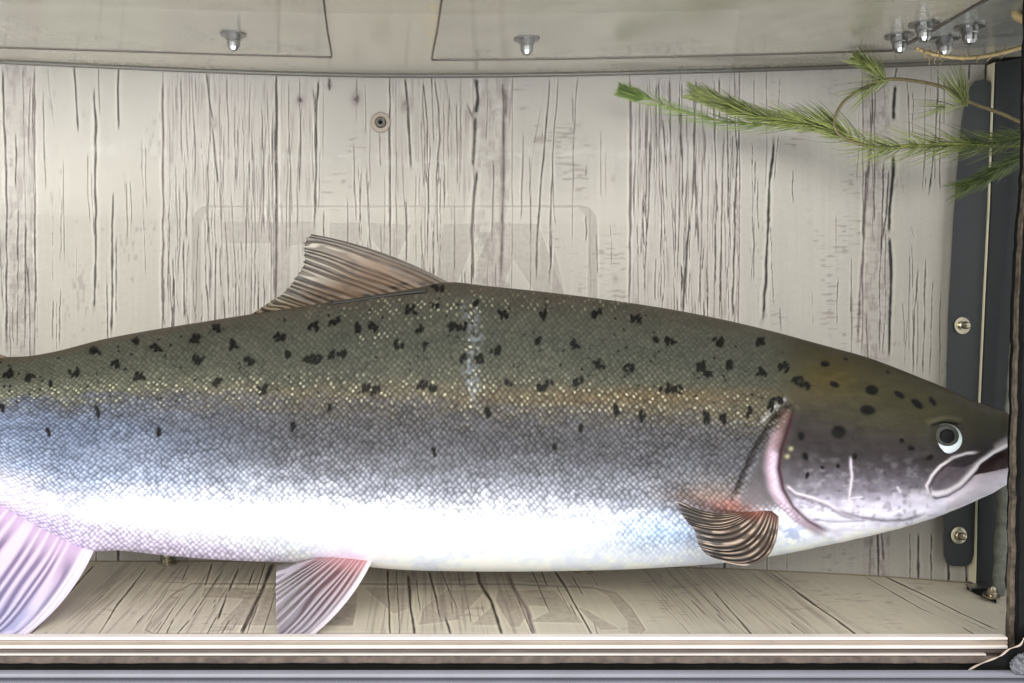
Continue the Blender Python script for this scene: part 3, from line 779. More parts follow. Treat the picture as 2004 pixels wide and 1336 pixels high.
cH = ramp(vn, [(0, (88, 80, 60)), (.4, (86, 82, 56)), (.8, (82, 78, 62)), (1.0, (78, 72, 68)), (1.28, (92, 84, 86)), (1.5, (134, 130, 138)), (1.7, (196, 192, 208)), (2, (232, 232, 250))])
_sf = np.interp(QY, [780, 830], [70, 0]); hw_ = sst(-16-_sf, 10+_sf*.6, QX-np.interp(QY, [600, 800, 880, 915, 955, 990, 1047, 1100], [1575, 1543, 1518, 1514, 1522, 1542, 1625, 1700]))[..., None]
cH = cH*(np.interp(vn, [0, 1.2, 1.5, 2], [.85, .85, 1, 1.05])[..., None])
col = col*(1-hw_)+cH*hw_
hwm = hw_[..., 0]
col *= ((0.84+.32*fbm(QX/60., QY/30., 311))*(0.86+.28*fbm(QX/16., QY/9., 315, 3)))[..., None]
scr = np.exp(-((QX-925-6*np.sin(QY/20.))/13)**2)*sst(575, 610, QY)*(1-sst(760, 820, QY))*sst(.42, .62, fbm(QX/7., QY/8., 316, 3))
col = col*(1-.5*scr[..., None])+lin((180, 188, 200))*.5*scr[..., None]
# blue patch behind the pectoral, pinkish tint at the base, lavender rear belly
def blend(c, a, rgb): a = np.clip(a, 0, 1)[..., None]; return c*(1-a)+lin(rgb)*a
ga = lambda x, y, sx, sy: np.exp(-((QX-x)/sx)**2-((QY-y)/sy)**2)
col = blend(col, ga(1290, 1040, 110, 36)*.75, (150, 180, 225))
col = blend(col, ga(1545, 1040, 40, 26)*.7*sst(.4, .6, fbm(QX/14., QY/10., 312)), (110, 125, 175))
col = blend(col, ga(1400, 960, 90, 30)*.6, (150, 132, 118))
col = blend(col, ga(1440, 1000, 60, 16)*.9, (120, 84, 72))
col = blend(col, ga(690, 1092, 60, 14)*.5, (225, 190, 225))
col = blend(col, ga(1700, 960, 160, 40)*.35, (150, 138, 160))
col = blend(col, ga(1250, 775, 280, 18)*.5, (128, 104, 70))
col = blend(col, ga(1620, 740, 60, 30)*.3, (120, 96, 40))
# white speckled cheek
ck = sst(1530, 1570, QX)*sst(870, 930, QY)*(1-sst(1010, 1040, QY))*(1-sst(1790, 1860, QX))
col = blend(col, ck*sst(.48, .72, fbm(QX/14., QY/10., 313))*.40, (188, 183, 190))
col = blend(col, ck*sst(.55, .75, fbm(QX/10., QY/8., 314))*.45, (70, 62, 66))
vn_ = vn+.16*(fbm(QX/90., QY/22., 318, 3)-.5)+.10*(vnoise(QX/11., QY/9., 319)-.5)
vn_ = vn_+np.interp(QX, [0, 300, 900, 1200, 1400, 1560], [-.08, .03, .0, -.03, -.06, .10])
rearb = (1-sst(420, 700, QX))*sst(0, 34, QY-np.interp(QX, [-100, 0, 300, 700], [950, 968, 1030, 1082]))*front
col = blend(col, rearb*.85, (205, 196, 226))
dk_ = np.interp(vn_, [0, 1, 1.25, 1.5, 1.64, 1.76, 2], [.40, .35, .24, .34, .54, .95, 1.15])[..., None]  # pale belly skin plus its blown-out highlight, painted as one white band
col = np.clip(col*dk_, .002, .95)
# lines of head
def line(c, pts, w, a, rgb, dx=0, dy=0, mask=None):
    m = front & (QX > min(p[0] for p in pts)-40) & (QX < max(p[0] for p in pts)+40)
    d, t = seg_dist(QX[m]-dx, QY[m]-dy, pts)
    aa = (np.exp(-(d/w)**2)*a*(sst(0, .08, t+.02)*sst(0, .12, 1.02-t)))[:, None]
    c[m] = c[m]*(1-aa)+lin(rgb)*.62*aa
    return c
col = line(col, CLEI, 5, .9, (38, 34, 30)); col = line(col, [(1545, 786), (1515, 812), (1495, 836)], 4, .7, (160, 158, 158), -6, -8)
col = blend(col, ga(1425, 988, 55, 14)*.8, (116, 70, 60)); col = blend(col, ga(1380, 972, 60, 14)*.5, (120, 96, 84))
m = front; d, t = seg_dist(QX, QY, CLEI)
inner = sst(0, 20, QX-np.interp(QY, [790, 868, 940, 975, 1000], [1545, 1490, 1455, 1442, 1440]))*(1-hwm)*sst(800, 830, QY)*(1-sst(975, 1000, QY))
col = blend(col, inner*.8, (64, 59, 59)); col = blend(col, inner*sst(930, 985, QY)*.6, (96, 88, 92))
col = line(col, GILL[1:], 9, .9, (158, 134, 146), -8, 0); col = line(col, GILL[2:], 8, .9, (205, 182, 200), -3, 0); col = line(col, GILL[:3], 8, .6, (120, 92, 88), -3, 0)
col = line(col, GILL, 4.5, .85, (72, 40, 46), 11, 2)
col = line(col, WL1, 2.4, .75, (225, 215, 225)); col = line(col, WL2, 2.4, .75, (232, 222, 230)); col = line(col, [(1665, 975), (1690, 972)], 2, .8, (220, 210, 225))
col = line(col, [(1756, 952), (1764, 965)], 2.5, .8, (225, 218, 230))
col = line(col, WL2, 3, .6, (90, 72, 82), 2, 7); col = line(col, DL1, 3.5, .65, (98, 84, 104)); col = line(col, DL2, 2.5, .5, (130, 116, 136))
# mouth
M1 = [(1880, 903), (1915, 892), (1945, 888), (1920, 905), (1896, 930), (1872, 950), (1850, 958), (1826, 960), (1824, 945), (1840, 922), (1858, 908)]
a = inpoly(QX, QY, M1)&front; col = blend(col, a*.75, (78, 70, 76))
M1b = [(1855, 912), (1890, 893), (1940, 884), (1912, 904), (1890, 915)]
a = inpoly(QX, QY, M1b)&front; col = blend(col, a*.85, (30, 24, 24))
M2 = [(2003, 872), (1960, 888), (1930, 906), (1905, 932), (1925, 929), (1960, 922), (2003, 914)]
a = inpoly(QX, QY, M2)&front; col = blend(col, a*.95, (40, 24, 24))
M3 = [(1905, 932), (1925, 926), (1990, 912), (2003, 940), (1960, 955), (1900, 980), (1850, 1000), (1860, 965)]
a = inpoly(QX, QY, M3)&front; col = blend(col, a*.55, (200, 188, 198))
col = line(col, [(1992, 856), (1968, 862), (1945, 878)], 6, .6, (190, 180, 184)); col = line(col, LIP, 4.6, 1, (255, 246, 252)); col = line(col, LIP2, 2.6, .9, (240, 230, 236)); col = line(col, LIP, 2.6, .8, (50, 38, 42), 5, 8); col = line(col, LIP2, 2.0, .7, (50, 40, 44), 5, 5)
# eye surround
d = np.hypot(QX-1850, QY-858)
col = blend(col, np.exp(-((d-37)/7)**2)*.35*front, (58, 55, 54)); col = line(col, [(1822, 833), (1845, 826), (1880, 830)], 4, .95, (20, 18, 16)); col = line(col, [(1810, 826), (1850, 817), (1885, 822)], 5, .25, (118, 112, 84))
# gold dots behind the gill edge
for x, y in [(1548, 878), (1541, 893)]: col = blend(col, ga(x, y, 4, 4)*.8, (140, 136, 104))

# black spots
sp = [(16, 732), (60, 741), (102, 752), (144, 727), (186, 690), (230, 713), (273, 736), (306, 682), (383, 662), (387, 703), (426, 643), (457, 674), (429, 748), (487, 708), (515, 762), (547, 659), (563, 692), (603, 701), (620, 703),
      (652, 694), (668, 694), (612, 639), (654, 627), (267, 666), (192, 806), (95, 843), (311, 845), (573, 835), (645, 799), (5, 800), (701, 641), (731, 639), (805, 606), (819, 646), (882, 638), (903, 640), (778, 673), (833, 675),
      (909, 701), (939, 701), (970, 685), (933, 593), (852, 595), (858, 562), (984, 613), (1064, 615), (1166, 615), (1243, 622), (1048, 669), (1123, 675), (1174, 712), (1231, 719), (1313, 666), (1280, 664), (715, 760), (734, 764),
      (826, 753), (848, 760), (995, 749), (1058, 758), (1073, 754), (1132, 747), (1300, 760), (1324, 763), (956, 810), (1206, 800), (1257, 814), (1136, 838), (849, 884), (1085, 877), (1406, 669), (1490, 669), (1370, 716), (1380, 730),
      (1427, 713), (1489, 727), (1533, 718), (1562, 743), (1575, 752), (1383, 817), (1415, 819), (1467, 806), (1508, 796), (1522, 786), (-60, 740), (-110, 730), (-170, 745), (-230, 740), (-300, 760)]
small = {(852, 595), (995, 749), (933, 593), (833, 675), (1280, 664), (102, 752), (849, 884), (1136, 838), (267, 666), (95, 843), (311, 845), (573, 835), (645, 799), (1085, 877), (5, 800)}
r3 = random.Random(11)
spot = np.zeros(QX.shape)
def stamp(x, y, rx, ry, ang):
    i0, i1 = np.searchsorted(ux, [x-140, x+140]);
    qx, qy = QX[i0:i1, :nv], QY[i0:i1, :nv]
    ca, sa = math.cos(ang), math.sin(ang)
    u = ((qx-x)*ca+(qy-y)*sa)/rx; v = (-(qx-x)*sa+(qy-y)*ca)/ry
    d = np.sqrt(u*u+v*v)
    spot[i0:i1, :nv] = np.maximum(spot[i0:i1, :nv], 1-sst(.75, 1.25, d))
for x, y in sp:
    k = .6 if (x, y) in small else 1.0
    vert = y > 790
    for _ in range(3 if k < 1 else 6):
        ang = r3.uniform(1.2, 1.9) if vert or r3.random() < .5 else r3.choice([.7, -.7, 2.2])+r3.uniform(-.3, .3)
        stamp(x+r3.uniform(-9, 9)*k*(.5 if vert else 1), y+r3.uniform(-6, 6)*k*(1.5 if vert else 1), r3.uniform(5.4, 9.0)*(.9 if k < 1 else 1), r3.uniform(3.0, 4.3), ang)
for _ in range(150):
    x = r3.uniform(-200, 1540); y = ftop(x)+r3.uniform(12, 190)*min(1, (x+700)/1300); stamp(x, y, r3.uniform(2.2, 4.4), r3.uniform(1.5, 2.4), r3.uniform(0, 3))
for x, y, a_, b_, an in [(1615, 712, 9, 6, .1), (1633, 752, 10, 6, .4), (1706, 763, 13, 10, .2), (1698, 802, 15, 10, .15), (1641, 845, 14, 13, 0), (1760, 772, 12, 6, .6), (1795, 790, 14, 7, .7), (1825, 785, 11, 5, .9), (1568, 853, 7, 9, 0),
                         (1765, 862, 5, 5, 0), (1783, 877, 7, 5, .3), (1576, 893, 6, 9, -.3), (1672, 893, 5, 7, 0), (1820, 895, 8, 5, -.5), (1580, 930, 4, 7, .3), (1655, 702, 5, 3, .3), (1738, 728, 5, 3, .3), (1685, 760, 0.1, .1, 0), (1610, 915, 5, 3, .3), (1640, 912, 4, 5, 0)]:
    stamp(x, y, a_, b_, an)
col = np.clip(col, .002, .95)
a = (spot*.985)[..., None]
halo = np.zeros_like(col)
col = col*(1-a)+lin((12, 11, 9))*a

# parameters: R = scale contrast, G = metallic, B = sparkle
inner2 = inner
sc = (1-hwm)*(1-inner2*.9)
belly = sst(1.62, 1.85, vn)
rear = (1-sst(450, 720, QX))
bluep = ga(1290, 1040, 120, 40)
sc = sc*(1-belly*(1-.95*rear*sst(-40, 30, QY-np.interp(QX, [0, 300, 700], [965, 1025, 1075])))*(1-np.clip(bluep*1.3, 0, .9)))*np.interp(vn, [0, .2, .8, 1, 1.4, 2], [.32, .42, .70, 1, 1, .9])
sc = sc*(.62+.6*fbm(QX/70., QY/40., 317, 3))
sc = np.clip(sc*(1-spot), 0, 1)
met = np.clip(np.interp(vn, [.9, 1.2, 1.6, 1.8, 2], [0, .16, .20, .15, .1])*(1-hwm*.6)*(1-spot), 0, 1)
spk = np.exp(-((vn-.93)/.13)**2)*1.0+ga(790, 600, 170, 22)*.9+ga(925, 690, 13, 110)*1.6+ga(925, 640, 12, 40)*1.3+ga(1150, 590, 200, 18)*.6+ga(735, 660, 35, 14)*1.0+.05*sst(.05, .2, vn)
spk = np.clip(spk*(1-hwm)*(1-spot), 0, 1)
sc = np.clip(np.maximum(sc, rearb*.85), 0, 1)
prm = np.stack([sc, met, spk], -1)
# grid_mesh wants rows x cols
me = grid_mesh('body', FXo, DEP, FZ, wrap=True, flip=False)
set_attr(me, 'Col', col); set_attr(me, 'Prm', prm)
# scale coordinates as a vector attribute
mid = (top_+bot_)/2; hh = (bot_-top_)/2
U_ = QX; V_ = (QY-mid)/np.maximum(hh, 60)*250
V_ = V_+18*np.sin(QX/400.)
U_ = U_+9*(fbm(QX/55., QY/40., 351, 2)-.5)+3.0*(vnoise(QX/14., QY/14., 353)-.5); V_ = V_+9*(fbm(QX/60., QY/45., 352, 2)-.5)+3.0*(vnoise(QX/15., QY/13., 354)-.5)
a_ = U_/12.2; b_ = V_/12.6
vec = np.stack([a_+b_, a_-b_, np.zeros_like(a_)], -1)
at = me.attributes.new('Scl', 'FLOAT_VECTOR', 'POINT'); at.data.foreach_set('vector', vec.astype(np.float32).ravel())
# end caps
nvv = len(th)

fish = empty('salmon', P(900, 1110, DM), 'large silver salmon with black spotted olive back and white belly swimming in the tank', 'fish')
m = bpy.data.materials.new('salmon_skin'); m.use_nodes = True
nt = m.node_tree; bs = nt.nodes['Principled BSDF']; N = nt.nodes.new; LK = nt.links.new
aC = N('ShaderNodeAttribute'); aC.attribute_name = 'Col'
aP = N('ShaderNodeAttribute'); aP.attribute_name = 'Prm'
aS = N('ShaderNodeAttribute'); aS.attribute_name = 'Scl'
sx = N('ShaderNodeSeparateColor'); LK(aP.outputs['Color'], sx.inputs[0])
vo = N('ShaderNodeTexVoronoi'); vo.voronoi_dimensions = '2D'; vo.inputs['Scale'].default_value = 1; vo.inputs['Randomness'].default_value = .34
LK(aS.outputs['Vector'], vo.inputs['Vector'])
def mr(inp, a, b, c, d, smooth=True):
    r = N('ShaderNodeMapRange'); r.interpolation_type = 'SMOOTHSTEP' if smooth else 'LINEAR'
    r.inputs[1].default_value = a; r.inputs[2].default_value = b; r.inputs[3].default_value = c; r.inputs[4].default_value = d
    LK(inp, r.inputs[0]); return r.outputs[0]
def mt(op, a, b=None):
    n = N('ShaderNodeMath'); n.operation = op
    for i, v in enumerate((a, b)):
        if v is None: continue
        if isinstance(v, (int, float)): n.inputs[i].default_value = v
        else: LK(v, n.inputs[i])
    return n.outputs[0]
cell = mr(vo.outputs['Distance'], .10, .66, 1.35, .50)            # bright centre, dark rim
rc = N('ShaderNodeSeparateColor'); LK(vo.outputs['Color'], rc.inputs[0])
var = mr(rc.outputs[0], 0, 1, .78, 1.22, False)
cell = mt('MULTIPLY', cell, var)
fac = mt('ADD', mt('MULTIPLY', mt('SUBTRACT', cell, 1.0), sx.outputs[0]), 1.0)
sc1 = N('ShaderNodeVectorMath'); sc1.operation = 'SCALE'; LK(aC.outputs['Color'], sc1.inputs[0]); LK(fac, sc1.inputs['Scale'])
# glints on random scales, mixed into the base colour
core = mr(vo.outputs['Distance'], .10, .42, 1, 0)
pick = mr(rc.outputs[1], .55, .75, 0, 1)
spkf = mt('MULTIPLY', mt('MULTIPLY', core, pick), mt('MULTIPLY', sx.outputs[2], mr(rc.outputs[2], 0, 1, .15, .85, False)))
mxs = N('ShaderNodeMix'); mxs.data_type = 'RGBA'
LK(spkf, mxs.inputs[0]); LK(sc1.outputs[0], mxs.inputs[6]); mxs.inputs[7].default_value = (*lin((158, 154, 132)), 1)
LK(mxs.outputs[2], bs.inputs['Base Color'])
LK(sx.outputs[1], bs.inputs['Metallic'])
LK(mr(sx.outputs[1], 0, .4, .55, .32, False), bs.inputs['Roughness'])
bs.inputs['Specular IOR Level'].default_value = .06
bs.inputs['Coat Weight'].default_value = .015; bs.inputs['Coat Roughness'].default_value = .2
bp = N('ShaderNodeBump'); bp.inputs['Distance'].default_value = .0006
LK(mt('MULTIPLY', sx.outputs[0], .30), bp.inputs['Strength'])
hgt = mr(vo.outputs['Distance'], .05, .7, 1, 0); LK(hgt, bp.inputs['Height'])
LK(bp.outputs[0], bs.inputs['Normal'])
M['skin'] = m
part('body', me, m, fish)

# ---- eye
ec = Vector(P(1850, 858, .601)); er = 31*.601/F
def ring_part(name, c, prof, mt_, parent, n=36):
    b = MB(); b.lathe(c, (-0.28, -1, 0.05), prof, n); return part(name, b.mesh(name, True), mt_, parent)
# place the eye on the body surface
ii = int(np.argmin(np.abs(ux-1850))); jj = np.argmin(np.hypot(QX[ii-25:ii+25, :nv]-1850, QY[ii-25:ii+25, :nv]-858)); jj = np.unravel_index(jj, (50, nv))
de = float(DEP[ii-25+jj[0], jj[1]])
ec = Vector(P(1850, 858, de-.0002)); er = 30*de/F
eyem = bpy.data.materials.new('iris'); eyem.use_nodes = True
n2 = eyem.node_tree; b2 = n2.nodes['Principled BSDF']
tcn = n2.nodes.new('ShaderNodeTexCoord'); sp_ = n2.nodes.new('ShaderNodeSeparateXYZ'); n2.links.new(tcn.outputs['Object'], sp_.inputs[0])
mrn = n2.nodes.new('ShaderNodeMapRange'); zl = ec.z-P(900, 1110, DM)[2]
mrn.inputs[1].default_value = zl-er*.1; mrn.inputs[2].default_value = zl+er*1.0; n2.links.new(sp_.outputs[2], mrn.inputs[0])
cr = n2.nodes.new('ShaderNodeValToRGB'); cr.color_ramp.elements[0].color = (*lin((172, 180, 184)), 1); cr.color_ramp.elements[1].color = (*lin((84, 82, 76)), 1)
n2.links.new(mrn.outputs[0], cr.inputs[0]); n2.links.new(cr.outputs[0], b2.inputs['Base Color']); b2.inputs['Roughness'].default_value = .15; b2.inputs['Coat Weight'].default_value = .6
eye = ring_part('eye', ec, [(er*1.0, -.001), (er*.99, .0006), (er*.9, .0016), (er*.7, .0024), (er*.4, .0028), (er*.05, .0029)], eyem, fish)
iris_c = ec+Vector((.0002, 0, er*.20))
ring_part('iris', iris_c, [(er*.74, .0018), (er*.73, .0024), (er*.62, .0029), (er*.3, .0031), (er*.05, .0031)], mat('iris_dark', tuple(lin((44, 45, 40))), .5, .0, .15, .5, 700), eye)
ring_part('pupil', iris_c+Vector((.0002, 0, -er*.02)), [(er*.46, .0026), (er*.45, .0034), (er*.32, .0037), (er*.05, .0038)], M['pupil'], eye)

# ---- fins
def fin_mat(name):
    m = bpy.data.materials.new(name); m.use_nodes = True
    nt = m.node_tree; b = nt.nodes['Principled BSDF']; o = nt.nodes['Material Output']
    a = nt.nodes.new('ShaderNodeAttribute'); a.attribute_name = 'Col'
    nt.links.new(a.outputs['Color'], b.inputs['Base Color']); b.inputs['Roughness'].default_value = .4
    t = nt.nodes.new('ShaderNodeBsdfTransparent'); tl = nt.nodes.new('ShaderNodeBsdfTranslucent')
    nt.links.new(a.outputs['Color'], tl.inputs[0])
    m1 = nt.nodes.new('ShaderNodeMixShader'); m1.inputs[0].default_value = .25
    nt.links.new(b.outputs[0], m1.inputs[1]); nt.links.new(tl.outputs[0], m1.inputs[2])
    m2 = nt.nodes.new('ShaderNodeMixShader'); nt.links.new(a.outputs['Alpha'], m2.inputs[0])
    nt.links.new(t.outputs[0], m2.inputs[1]); nt.links.new(m1.outputs[0], m2.inputs[2]); nt.links.new(m2.outputs[0], o.inputs[0])
    return m
M['fin'] = fin_mat('fin_membrane')

def fin(name, base, tip, bow, dbase, dtip, rays, colf, parent, ns=220, nr=80, ridge=.0012, thick=.0008, rag=0.0, frac=.0):
    """base/tip: polylines in side view; rays run from base(t) to tip(t), bowed"""
    t = np.linspace(0, 1, ns); r = np.linspace(0, 1, nr)
    def pl(pts, t_):
        pts = np.array(pts, float); L = np.r_[0, np.cumsum(np.hypot(*np.diff(pts, axis=0).T))]; L /= L[-1]
        return np.interp(t_, L, pts[:, 0]), np.interp(t_, L, pts[:, 1])
    bxx, byy = pl(base, t); txx, tyy = pl(tip, t)
    k = np.convolve(np.pad(txx, 6, 'edge'), np.ones(13)/13, 'valid'); kk = np.convolve(np.pad(tyy, 6, 'edge'), np.ones(13)/13, 'valid')
    txx, tyy = k, kk
    if rag:
        j = 1-rag*np.clip(np.abs(np.sin(t*rays*math.pi))**.5*.5+.8*vnoise(t*rays*.5, t*0, 7), 0, 1)
        j = j+rag*.5; txx = bxx+(txx-bxx)*j; tyy = byy+(tyy-byy)*j
    Tm, Rm = np.meshgrid(t, r, indexing='ij')
    dx, dy = (txx-bxx)[:, None], (tyy-byy)[:, None]
    bw = np.interp(t, np.linspace(0, 1, len(bow)), bow)[:, None]
    bb = 4*Rm*(1-Rm)*bw
    px = bxx[:, None]+dx*Rm-dy*bb; py = byy[:, None]+dy*Rm+dx*bb
    dep = (dbase(px, py) if callable(dbase) else dbase)*(1-Rm)+Rm*dtip if not callable(dtip) else dtip(px, py, Rm)
    nz = vnoise(Tm*rays*.5+5, Rm*2.5, 401)
    ph = Tm*rays+(nz-.5)*1.3*Rm+1.1*(vnoise(Tm*rays*.8, Tm*0+rays, 402)-.5)
    rib = .5+.5*np.cos(2*math.pi*ph)
    fine = .5+.5*np.cos(2*math.pi*(ph*2.5+.8*vnoise(Tm*rays*2, Rm*4, 403)))
    rib = np.clip(rib+.35*(fine-.5)*sst(.35, .9, Rm), 0, 1)
    dep = dep-rib*ridge*(.3+Rm)*(1-Rm*.3)
    X, Y, Z = P(px, py, dep)
    c4 = colf(px, py, Tm, Rm, rib, fine)
    # two sheets make the thickness
    X2 = np.concatenate([X, X[:, ::-1]], 1); th_ = thick*(1-.8*Rm)
    Y2 = np.concatenate([Y, (Y+th_)[:, ::-1]], 1); Z2 = np.concatenate([Z, Z[:, ::-1]], 1)
    C2 = np.concatenate([c4, c4[:, ::-1]], 1)
    me = grid_mesh(name, X2, Y2, Z2, wrap=True); set_attr(me, 'Col', C2)
    return part(name, me, M['fin'], parent)

def mixc(a, b, f): f = f[..., None]; return np.asarray(a)*(1-f)+np.asarray(b)*f
def dorsal_col(px, py, T_, R_, rib, fine):
    c = mixc(lin((128, 104, 84)), lin((116, 108, 96)), sst(.45, .95, R_))
    c = mixc(c, lin((86, 70, 60)), sst(.5, .7, fbm(px/30., py/12., 415))*.55)
    c = mixc(c, lin((165, 150, 122)), sst(.55, .95, T_)*.8)
    c = mixc(c, lin((112, 106, 100)), (1-sst(.0, .12, T_))*.7)
    g_ = vnoise(px/26., py/7., 411)
    dk = np.clip(sst(.40, .05, rib) if False else (1-sst(.05, .45, rib))*(sst(.12, .55, R_)*.85+.1)*(.45+.9*g_), 0, .92)
    c = mixc(c, lin((52, 42, 36)), dk)
    c = mixc(c, lin((205, 196, 182)), np.clip(sst(.75, 1, rib)*sst(.4, .9, R_)*.5*(1-sst(.0, .1, .1-T_)), 0, 1))
    c = c*(.85+.3*fine[..., None]*.6)
    dsp = np.zeros(px.shape)
    for x, y in [(655, 588), (720, 578), (770, 563), (790, 555), (828, 555)]:
        dsp = np.maximum(dsp, np.exp(-((px-x)/9)**2-((py-y)/3)**2))
    c = mixc(c, lin((30, 27, 22)), np.clip(dsp*1.1, 0, .9))
    al = 1-.25*sst(.75, 1, R_)*(1-rib)
    c = c*.74
    return np.concatenate([c, al[..., None]], -1)
fin('dorsal_fin', [(895, 562), (800, 578), (700, 594), (600, 610), (500, 622)], [(604, 455), (596, 462), (594, 482), (597, 504), (584, 530), (572, 552), (552, 574), (525, 592), (492, 614)],
    [.045, .01, .0, 0, 0], DM+.001, DM-.004, 17, dorsal_col, fish, ridge=.0014, rag=.05, thick=.003)
def dep_at(px, py):
    i = np.clip(np.searchsorted(ux, np.asarray(px).ravel()), 0, len(ux)-1); out = []
    for ii_, yy in zip(i, np.asarray(py).ravel()):
        q = QY[ii_, :nv]; out.append(DEP[ii_, int(np.argmin(np.abs(q-yy)))])
    return np.array(out).reshape(np.asarray(px).shape)

# dark crease along the base of the dorsal fin
b = MB(); b.tube(catmull([P(x, y, float(dep_at(np.array([float(x)]), np.array([float(y)]))[0])-.0016) for x, y in [(648, 594), (700, 587), (760, 578), (835, 569)]], 6), .0011, 6)
part('fin_crease', b.mesh('fin_crease', True), mat('crease_black', (.01, .009, .007), .6), fish)

def pect_col(px, py, T_, R_, rib, fine):
    c = mixc(lin((98, 84, 74)), lin((86, 82, 80)), sst(.3, 1, R_))
    c = mixc(c, lin((205, 182, 165)), sst(.6, 1, rib)*.7*sst(.35, .7, vnoise(px/18., py/10., 421)))
    wv_ = .25+.55*vnoise(px/30., py/14., 422)
    dk = (1-sst(.05, wv_, rib))*(.45+.5*sst(.2, .6, T_))*sst(0.02, .12, R_)*(1-.7*sst(.82, 1, R_))
    c = mixc(c, lin((34, 24, 20)), np.clip(dk, 0, .95))
    c = mixc(c, lin((140, 76, 64)), (1-sst(.0, .22, R_))*(1-sst(.45, .75, T_))*.8)
    c = mixc(c, lin((90, 40, 32)), (1-sst(.0, .13, R_))*sst(.45, .65, T_)*.8)
    c = mixc(c, lin((112, 106, 110)), sst(.93, 1, R_)*.8)
    return np.concatenate([c, np.ones(px.shape+(1,))], -1)
dpc = float(dep_at(np.array([1460.]), np.array([1010.]))[0])
fin('pectoral_fin', [(1450, 1002), (1470, 999), (1490, 998), (1510, 1000), (1524, 1010)],
    [(1323, 974), (1332, 1003), (1345, 1022), (1360, 1042), (1364, 1062), (1376, 1081), (1388, 1089), (1402, 1093)],
    [-.10, -.14, -.20, -.28, -.37], dpc-.001, .5735, 13, pect_col, fish, ridge=.0022, thick=.001, nr=70, rag=.02)

def pelv_col(px, py, T_, R_, rib, fine):
    c = mixc(lin((170, 135, 140)), lin((176, 168, 180)), sst(.1, .7, R_))
    c = mixc(c, lin((80, 46, 50)), np.clip((1-sst(.1, .6, rib))*(1-.5*sst(.5, 1, R_))*sst(.03, .2, R_)*(.9)*(1-.3*T_), 0, .85))
    c = mixc(c, lin((205, 120, 118)), (1-sst(.0, .25, R_))*.45*(1-T_*.6))
    c = mixc(c, lin((240, 232, 240)), (1-sst(.04, .10, T_))*.9)
    c = mixc(c, lin((222, 214, 222)), sst(.75, 1, rib)*.5)
    al = .93-.80*sst(.12, 1, T_)*sst(.10, .6, R_)*(1-sst(.5, .9, rib)*.7)
    return np.concatenate([c, np.clip(al, 0, 1)[..., None]], -1)
dpp = float(dep_at(np.array([680.]), np.array([1085.]))[0])
fin('pelvic_fin', [(728, 1098), (716, 1095), (702, 1092), (682, 1090), (655, 1089), (615, 1092)], [(604, 1251), (580, 1253), (545, 1251), (541, 1200), (540, 1150), (541, 1105)],
    [-.06, -.02, 0, .0, .0], dpp+.004, .5565, 12, pelv_col, fish, ridge=.0014, rag=.0)
def anal_col(px, py, T_, R_, rib, fine):
    c = mixc(lin((205, 182, 208)), lin((176, 176, 214)), sst(.2, .9, R_))
    c = mixc(c, lin((112, 100, 136)), np.clip((1-sst(.1, .6, rib))*.85*sst(.05, .3, R_), 0, .8))
    c = mixc(c, lin((245, 235, 250)), np.clip(sst(.6, 1, rib)*.5+(1-sst(.03, .09, T_))*.8, 0, 1))
    c = mixc(c, lin((150, 145, 160)), sst(.55, .9, T_)*.3)
    al = .98-.30*sst(.5, 1, T_)*(1-rib)
    return np.concatenate([c, np.clip(al, 0, 1)[..., None]], -1)
dpa = float(dep_at(np.array([100.]), np.array([1030.]))[0])
fin('anal_fin', [(184, 1076), (120, 1048), (60, 1016), (0, 984), (-60, 955), (-120, 930)], [(42, 1252), (0, 1251), (-60, 1250), (-120, 1235), (-170, 1160), (-200, 1040)],
    [-.07, -.04, 0, 0, 0], dpa+.006, .5575, 17, anal_col, fish, ridge=.0014, rag=.0)
def tail_col(px, py, T_, R_, rib, fine):
    c = mixc(lin((140, 134, 124)), lin((90, 86, 80)), R_); c = mixc(c, lin((50, 46, 44)), (1-rib)*.5)
    return np.concatenate([c, np.ones(px.shape+(1,))], -1)
fin('tail_fin', [(-535, 740), (-548, 780), (-548, 830), (-535, 880)], [(-760, 560), (-725, 700), (-715, 810), (-725, 920), (-760, 1070)], [0, 0, 0], DM+.006, DM+.015, 18, tail_col, fish, ridge=.001, rag=.02)
def adi_col(px, py, T_, R_, rib, fine):
    c = mixc(lin((110, 88, 70)), lin((92, 66, 52)), R_); return np.concatenate([c, np.ones(px.shape+(1,))], -1)
fin('adipose_fin', [(12, 700), (-10, 703), (-40, 706), (-60, 708)], [(-12, 690), (-40, 672), (-80, 662), (-92, 676)], [0, 0, 0], DM, DM, 2, adi_col, fish, ridge=.0002, thick=.004, ns=40, nr=20)

